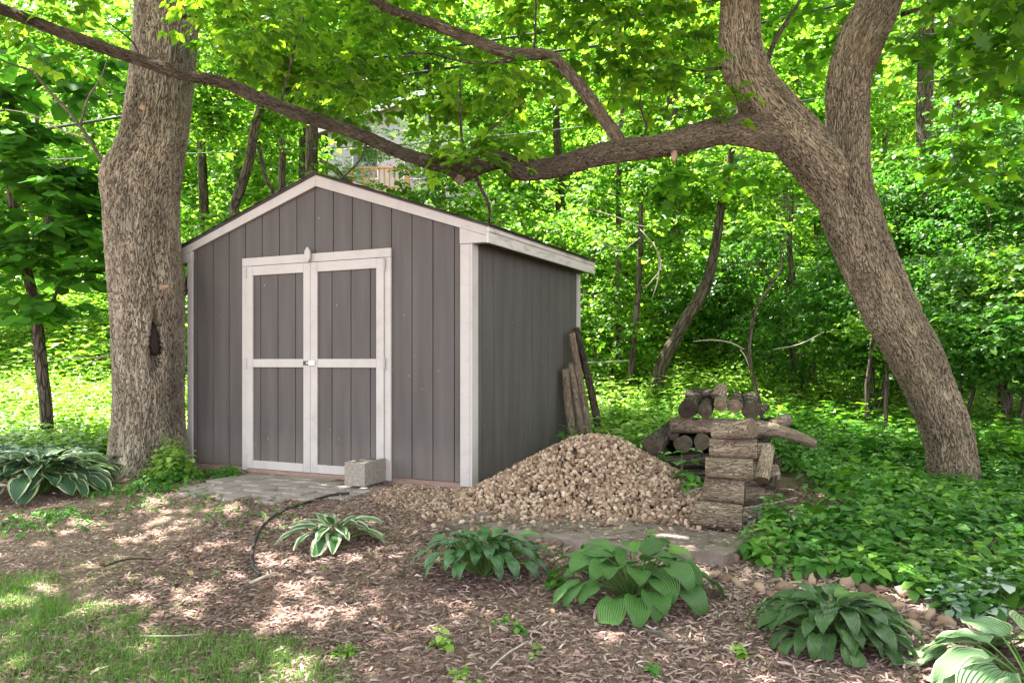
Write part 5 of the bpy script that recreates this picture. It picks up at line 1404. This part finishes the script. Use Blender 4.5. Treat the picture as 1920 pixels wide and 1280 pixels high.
# ------------------------------------------------------------------ house and deck on the hill
hb = P(700, 335, 36)
hz0 = float(gz(hb.x, 40))
house = empty('hillside_house', (hb.x + 2.5, 40, hz0), 'grey house high on the hill behind the trees, with pale gable trim', 'house')
m = MB(); m.prism([(-5.5, -.5), (5.5, -.5), (5.5, 3.4), (0, 5.4), (-5.5, 3.4)], 0, 7); m.obj('wall', M['house'], house)
for s_ in (1, -1):
    m = MB(); m.prism([(0, 5.5), (s_ * 6.1, 3.27), (s_ * 6.1, 3.15), (0, 5.36)], -.5, 7.5); m.obj('roof', M['house_roof'], house)
    m = MB(); m.prism([(0, 5.62), (s_ * 6.15, 3.4), (s_ * 6.15, 3.1), (0, 5.3)], -.58, -.51); m.obj('gable_trim', M['house_trim'], house)
for x0 in (-4.2, -1.6, 2.4):
    m = MB(); m.box(x0 - .08, x0 + 1.28, -.06, -.003, 1.0, 2.5); wf_ = m.obj('window', M['house_trim'], house)
    m = MB(); m.box(x0, x0 + 1.2, -.075, -.062, 1.08, 2.42); m.obj('pane', M['glass'], wf_)
deck = empty('wooden_deck', (hb.x, 36.5, hb.z - .45), 'orange brown wooden deck with railing glimpsed over the shed roof', 'deck')
dw = 1.6
m = MB(); m.box(-1.15, dw, 0, 2.8, -.12, 0); m.obj('platform', M['deck'], deck)
for x0 in (-1.1, -.55, 1.5):
    m = MB(); m.box(x0 - .09, x0 + .09, -.06, .1, -3.2, 1.0); m.obj('post', M['deck'], deck)
m = MB(); m.box(-1.25, dw + .05, -.1, .12, 1.0, 1.07); m.obj('top_rail', M['deck'], deck)
m = MB(); m.box(-1.15, dw, -.02, .05, .1, .17); m.obj('bottom_rail', M['deck'], deck)
for x0 in np.arange(-.3, 1.45, .24):
    m = MB(); m.box(x0 - .035, x0 + .035, -.02, .04, .171, .999); m.obj('baluster', M['deck'], deck)

# ------------------------------------------------------------------ the woods behind
CM = []
for k_, (rx, rz, nb, size) in enumerate([(2.2, 1.7, 95, .17), (2.6, 2.3, 110, .18), (1.8, 2.4, 90, .16), (2.9, 1.9, 120, .19)]):
    me, cs = crown_mesh('crown', rx, rz, nb, 6, 6, size, T_far(.4), M['leaf_wood'], 200 + k_)
    CM.append(me)
CD = []
for k_, (rx, rz, nb, size) in enumerate([(1.2, 1.1, 60, .095), (1.5, 1.0, 70, .1), (1.0, 1.3, 55, .09)]):
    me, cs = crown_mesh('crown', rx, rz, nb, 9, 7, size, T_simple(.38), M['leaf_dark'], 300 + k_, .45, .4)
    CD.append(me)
CL = []
for k_, (rx, rz, nb, size) in enumerate([(1.6, 1.3, 60, .14), (1.9, 1.5, 70, .15)]):
    me, cs = crown_mesh('crown', rx, rz, nb, 6, 6, size, T_simple(.42), M['leaf_wood'], 400 + k_, .5, .45)
    CL.append(me)
def put(me, parent, loc, s_, rz_, name='crown'):
    o = bpy.data.objects.new(name, me); C.objects.link(o); o.parent = parent
    o.location = Vector(loc) - Vector(parent.location); o.scale = (s_, s_, s_ * rr.uniform(.85, 1.15)); o.rotation_euler = (0, 0, rz_); return o
# trees with trunks one can see: (path of (px,py,half width), depth, label, crowns [(px,py,scale)])
vis = [
 ([(584, 420, 12), (584, 335, 12), (585, 240, 11.5), (588, 100, 10), (590, -60, 8)], 15, 'straight grey trunk rising behind the shed ridge', [(560, 40, 1), (640, -60, 1)]),
 ([(436, 430, 9), (450, 360, 9), (468, 300, 8.5), (478, 240, 8), (500, 170, 8), (530, 110, 7), (555, 50, 6), (578, -20, 5)], 11, 'dark crooked slim tree leaning right between the old tree and the ridge', [(500, 100, .55), (420, 190, .5), (610, -40, .7)]),
 ([(515, 400, 4), (500, 340, 4), (488, 290, 3.5), (480, 240, 3)], 12, 'thin dark stem just left of the shed ridge', [(480, 210, .45)]),
 ([(527, 400, 7), (528, 340, 7), (530, 280, 6), (520, 200, 5), (540, 60, 4)], 13, 'short dark trunk close left of the ridge', [(540, 120, .6)]),
 ([(1233, 712, 13), (1252, 660, 12), (1290, 592, 12), (1322, 540, 11), (1340, 470, 9), (1352, 390, 8), (1365, 320, 7), (1378, 250, 6), (1400, 120, 4)], 11.5, 'slender crooked tree leaning right behind the wood pile', [(1330, 300, .5), (1400, 330, .5)]),
 ([(1182, 712, 6), (1188, 640, 6), (1196, 560, 6), (1200, 470, 5), (1202, 380, 4)], 11.8, 'thin upright stem right of the shed back corner', [(1190, 480, .4), (1210, 330, .55)]),
 ([(1263, 640, 13), (1264, 500, 12.5), (1264, 380, 12), (1262, 250, 11), (1258, 100, 9)], 17, 'grey trunk standing deeper in the woods above the wood pile', [(1270, 100, 1)]),
 ([(1738, 400, 17), (1737, 330, 16.5), (1734, 230, 15), (1736, 100, 14), (1738, -60, 12)], 14, 'straight brown trunk seen between the fork and the right edge', [(1790, -80, .9)]),
 ([(1805, 560, 20), (1802, 420, 20), (1800, 280, 19), (1798, 120, 18), (1795, -60, 16)], 19, 'broad pale trunk far behind at the right', [(1800, 60, 1.1)]),
 ([(1626, 750, 4.5), (1626, 720, 4.5), (1632, 680, 4), (1635, 620, 3)], 9.5, 'short thin stem left of the leaning trunk', [(1630, 630, .35)]),
 ([(1661, 765, 4), (1662, 735, 4), (1664, 700, 3), (1660, 640, 2)], 9.2, 'pale thin stem close to the leaning trunk', [(1660, 620, .3)]),
 ([(1890, 740, 8), (1884, 690, 7), (1878, 640, 6), (1885, 540, 5)], 9.5, 'dark slim stem near the right edge among shrubs', [(1880, 560, .55)]),
 ([(62, 470, 5), (60, 380, 5), (66, 300, 4), (70, 200, 3)], 16, 'thin stem behind the young tree at the left', [(60, 250, .7)]),
 ([(1160, 300, 5), (1168, 190, 5), (1162, 90, 5), (1158, -20, 4)], 13, 'bare dark stem above the middle of the low limb', [(1160, 20, .6)]),
 ([(700, 420, 4), (640, 330, 5), (600, 300, 4)], 14, 'thin forked stem above the right roof slope', [(815, 285, .38), (690, 250, .26), (640, 345, .2)]),
 ([(1490, 560, 5), (1480, 460, 5), (1485, 380, 4), (1478, 300, 3)], 13, 'slim stem seen left of the leaning trunk under the fork', [(1490, 350, .6)]),
]
tn = {'Y': None}
for path, Y, lb, crs in vis:
    base = P(path[0][0], path[0][1], Y)
    gzb = float(gz(base.x, base.y))
    root = empty('woodland_tree', (base.x, base.y, gzb), lb, 'tree', 'trees in the woods behind')
    pts = [(base.x - 0.0, base.y, gzb - .1)] if base.z > gzb + .1 else []
    pp = [P(a, b, Y) for a, b, h_ in path]; rad = [h_ * Y / F for a, b, h_ in path]
    if base.z > gzb + .1: pp = [Vector((base.x, base.y, gzb - .1))] + pp; rad = [rad[0] * 1.15] + rad
    rel(tube('trunk', pp, rad, M['bark_wood'], root, seg=16, step=.15, jit=.04), root)
    for px, py, s_ in crs:
        put(CL[rr.randint(2)] if Y < 14 else CM[rr.randint(4)], root, P(px, py, Y + rr.uniform(-.5, 1)), s_, rr.uniform(0, 6))
# other trees of the wood: crowns overlapping one another down the slope
def bg_tree(x, y, crown, lb, kind='woodland_tree', r_=.12, ck=CM):
    z0 = float(gz(x, y))
    root = empty(kind, (x, y, z0), lb, 'tree', 'trees in the woods behind')
    hgt = max(c_[2] for c_ in crown) + 1
    lx = rr.uniform(-.5, .5)
    pp = [Vector((x, y, z0 - .1)), Vector((x + lx * .3, y, z0 + hgt * .35)), Vector((x + lx, y + .1, z0 + hgt * .7)), Vector((x + lx * 1.2, y, z0 + hgt))]
    rel(tube('trunk', pp, [r_ * 1.2, r_, r_ * .75, r_ * .3], M['bark_wood'], root, seg=12, step=.3, jit=.04), root)
    for dx, dy, dz, s_ in crown:
        put(ck[rr.randint(len(ck))], root, (x + dx, y + dy, z0 + dz), s_, rr.uniform(0, 6))
LBW = 'leafy woodland tree whose crown merges with its neighbours behind the shed'
for k_ in range(22):
    if k_ % 4 == 3: continue
    Y = rr.uniform(16, 27); px = -60 + 2040 * ((k_ * .618 + .13) % 1)
    if px < 330 and Y < 24: Y += 6
    view = 540 < px < 880
    if view: Y = rr.uniform(16, 21)
    if 600 < px < 760: px += 150 if px > 680 else -120
    x = (px - 960) / F * Y
    cr = [(rr.uniform(-1, 1), rr.uniform(-1, 1), rr.uniform(2.2, 3.4), rr.uniform(.75, 1.05)), (rr.uniform(-1, 1), rr.uniform(-1, 1), rr.uniform(4.8, 6.5), rr.uniform(.8, 1.1))]
    if view: cr = [(0, 0, 6.2, .75), (rr.uniform(-1, 1), 0, 7.2, 1)]
    bg_tree(x, Y, cr, LBW, r_=rr.uniform(.09, .16))
LBF = 'distant tree of the upper hillside, one of the far green mass'
for k_ in range(26):
    Y = rr.uniform(30, 44); px = -100 + 2120 * ((k_ * .618 + .4) % 1)
    if 470 < px < 900: Y = 49
    x = (px - 960) / F * Y
    bg_tree(x, Y, [(0, 0, rr.uniform(2.5, 3.5), 1.25), (rr.uniform(-1, 1), 0, rr.uniform(6, 7.5), 1.2)] + ([(rr.uniform(-1, 1), 0, rr.uniform(10, 11), 1.1)] if k_ % 3 == 0 else []), LBF, r_=rr.uniform(.12, .2))
# shrubs: dark ones at right, lighter ones elsewhere
def shrub(px, Y, dz, s_, dark, lb):
    x = (px - 960) / F * Y; z0 = float(gz(x, Y))
    root = empty('shrub', (x, Y, z0), lb, 'shrub', 'shrubs at the foot of the wood')
    sp = []
    for q_ in range(4):
        a = rr.uniform(0, 6.28); sp.append(([Vector((0, 0, -.05)), Vector((math.cos(a) * .2, math.sin(a) * .2, dz * .5)), Vector((math.cos(a) * .5, math.sin(a) * .5, dz * 1.1))], [.025, .018, .008]))
    tubes('stems', sp, M['bark_wood'], root, seg=6, step=.3)
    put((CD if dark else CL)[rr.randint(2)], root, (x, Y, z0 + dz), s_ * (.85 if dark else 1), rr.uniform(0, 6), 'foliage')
LBD = ['low dark shrub behind the young sapling, above the wood pile', 'dark shrub close against the left side of the leaning trunk, halfway up', 'dark shrub hidden mostly by the middle of the leaning trunk', 'glossy shrub just right of the leaning trunk at its knee', 'lush glossy shrub at the right edge above the ground cover', 'tall glossy shrub catching white highlights near the right edge', 'tall dark shrub deep in the shade right of the fork', 'dark shrub under the fork, left of the leaning trunk', 'shrub cut off by the right edge of the picture', 'dark shrub behind the lower fork, deep in the wood', 'dark shrub beyond the curved leafless sapling', 'highest dark shrub right of the leaning tree', 'high dark shrub filling the upper right edge', 'dark shrub at the foot of the slender crooked tree']
LBL = ['small light shrub right behind the shed back corner', 'light shrub beyond the slender crooked tree', 'taller light shrub behind the thin stem by the shed corner', 'light shrub above the left roof slope of the shed', 'small light shrub between the old tree and the roof slope', 'light shrub over the shed side eave', 'light shrub behind the right roof slope', 'light shrub peeping over the lower end of the right roof slope', 'low light shrub under the wooden deck', 'light shrub glimpsed left of the old trunk', 'bright shrub at the left edge behind the young tree', 'distant light shrub at the top of the sunny meadow', 'light shrub far behind the curved sapling', 'light shrub deep in the wood right of the shed', 'light shrub hidden behind the old trunk']
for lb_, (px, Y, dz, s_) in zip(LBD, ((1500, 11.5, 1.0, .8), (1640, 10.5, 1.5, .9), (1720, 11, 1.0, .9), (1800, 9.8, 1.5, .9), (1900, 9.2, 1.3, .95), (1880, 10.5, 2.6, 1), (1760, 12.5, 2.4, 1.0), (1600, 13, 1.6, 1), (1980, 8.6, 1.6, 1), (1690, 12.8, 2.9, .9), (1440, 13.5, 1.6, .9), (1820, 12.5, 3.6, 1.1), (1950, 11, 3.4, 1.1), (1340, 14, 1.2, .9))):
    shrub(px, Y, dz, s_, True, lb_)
for lb_, (px, Y, dz, s_) in zip(LBL, ((1130, 12.5, 1.0, .6), (1250, 15, 1.3, .8), (1150, 15, 2.2, .7), (420, 12.5, 1.4, .6), (400, 11, 2.2, .5), (1080, 14, 2.0, .6), (840, 15, 2.6, .7), (980, 16, 2.2, .8), (760, 18, .2, .5), (250, 19, .9, .6), (-20, 15, 1.6, .8), (180, 24, 1, .9), (1400, 17, 1.2, .9), (1180, 19, 1, .9), (300, 22, 2, .9))):
    shrub(px, Y, dz, s_, False, lb_)
# thin curved sapling behind the wood pile and dead twigs in the wood
ws = empty('young_sapling', P(1428, 770, 7.2), 'thin curved leafless sapling rising behind the wood pile', 'sapling')
limb('stem', [(1430, 790, 4, 7.2), (1424, 752, 3.8, 7.2), (1410, 700, 3.4, 7.2), (1405, 650, 3.2, 7.2), (1412, 600, 3, 7.2), (1424, 565, 2.8, 7.2), (1445, 535, 2.6, 7.2), (1465, 500, 2.2, 7.2), (1462, 460, 1.6, 7.2)], M['bark_wood'], ws, 8)
limb('side_twig', [(1447, 532, 2, 7.2), (1430, 500, 1.6, 7.15), (1395, 492, 1.3, 7.1), (1350, 505, 1, 7.1)], M['bark_wood'], ws, 6)
limb('side_twig', [(1425, 565, 1.6, 7.2), (1405, 590, 1.3, 7.2), (1380, 600, 1, 7.2)], M['bark_wood'], ws, 6)
for pts, Y, lb in (([(1300, 640, 1.6), (1335, 637, 2), (1370, 642, 2), (1395, 655, 2)], 8.6, 'pale arched fallen twig over the undergrowth behind the logs'), ([(1388, 655, 2), (1398, 670, 2), (1405, 690, 1)], 8.5, 'broken tip of the pale arched twig'),
                   ([(1100, 680, 1.5), (1140, 678, 2), (1180, 676, 1.5)], 10, 'bare stick lying level near the shed back corner'), ([(1450, 655, 1.4), (1500, 645, 1.8), (1545, 622, 1.3)], 9.5, 'dead stick leaning in the shade left of the big trunk'),
                   ([(1200, 430, 1.5), (1232, 470, 1.8), (1235, 520, 1.6), (1222, 560, 1.2)], 10.5, 'bleached dead twigs hanging beside the shed back corner'), ([(1210, 540, 1.5), (1240, 500, 1.8), (1225, 455, 1.2)], 10.4, 'second bleached twig crossing the first by the shed'),
                   ([(85, 678, 1.6), (130, 672, 2), (208, 668, 1.6)], 9.6, 'dead branch lying behind the young tree at left'), ([(150, 690, 1.2), (185, 672, 1.6), (205, 662, 1.2)], 9.5, 'twiggy end of the dead branch at left'),
                   ([(1885, 500, 1.5), (1900, 520, 2), (1860, 545, 1.5)], 9, 'pale twig among the glossy shrub leaves at the right edge'), ([(1100, 390, 1.6), (1150, 405, 1.8), (1210, 425, 1.2), (1260, 410, 1)], 11, 'bare grey branch above the shed back corner'),
                   ([(1110, 440, 1.2), (1160, 470, 1.4), (1200, 445, 1)], 11, 'second bare grey branch near the shed back corner')):
    tag(tube('dead_twig', [P(a, b, Y) for a, b, h_ in pts], [h_ * Y / F * .65 for a, b, h_ in pts], M['twig_pale'], None, seg=6, step=.1, jit=.1), lb, 'twig')
# farther wood: one mass beyond the trees one can tell apart
n_ = 2600
c = np.stack([rs.uniform(-48, 48, n_), rs.uniform(46, 60, n_), np.zeros(n_)], 1)
c[:, 2] = gz(c[:, 0], c[:, 1]) + rs.uniform(.5, 11, n_) * (.75 + .3 * fnoise(c[:, 0], c[:, 1], .3, 61))
p, D, L_ = bough_points(c, np.full(n_, 1.4), 5, 1.2)
tag(link('far_woods', leaf_mesh('far_woods', *twig_leaves(p, D, L_, 5, .5), T_far(.45)), M['leaf_wood']), 'far green wood on top of the hill', 'woods', kind='stuff')
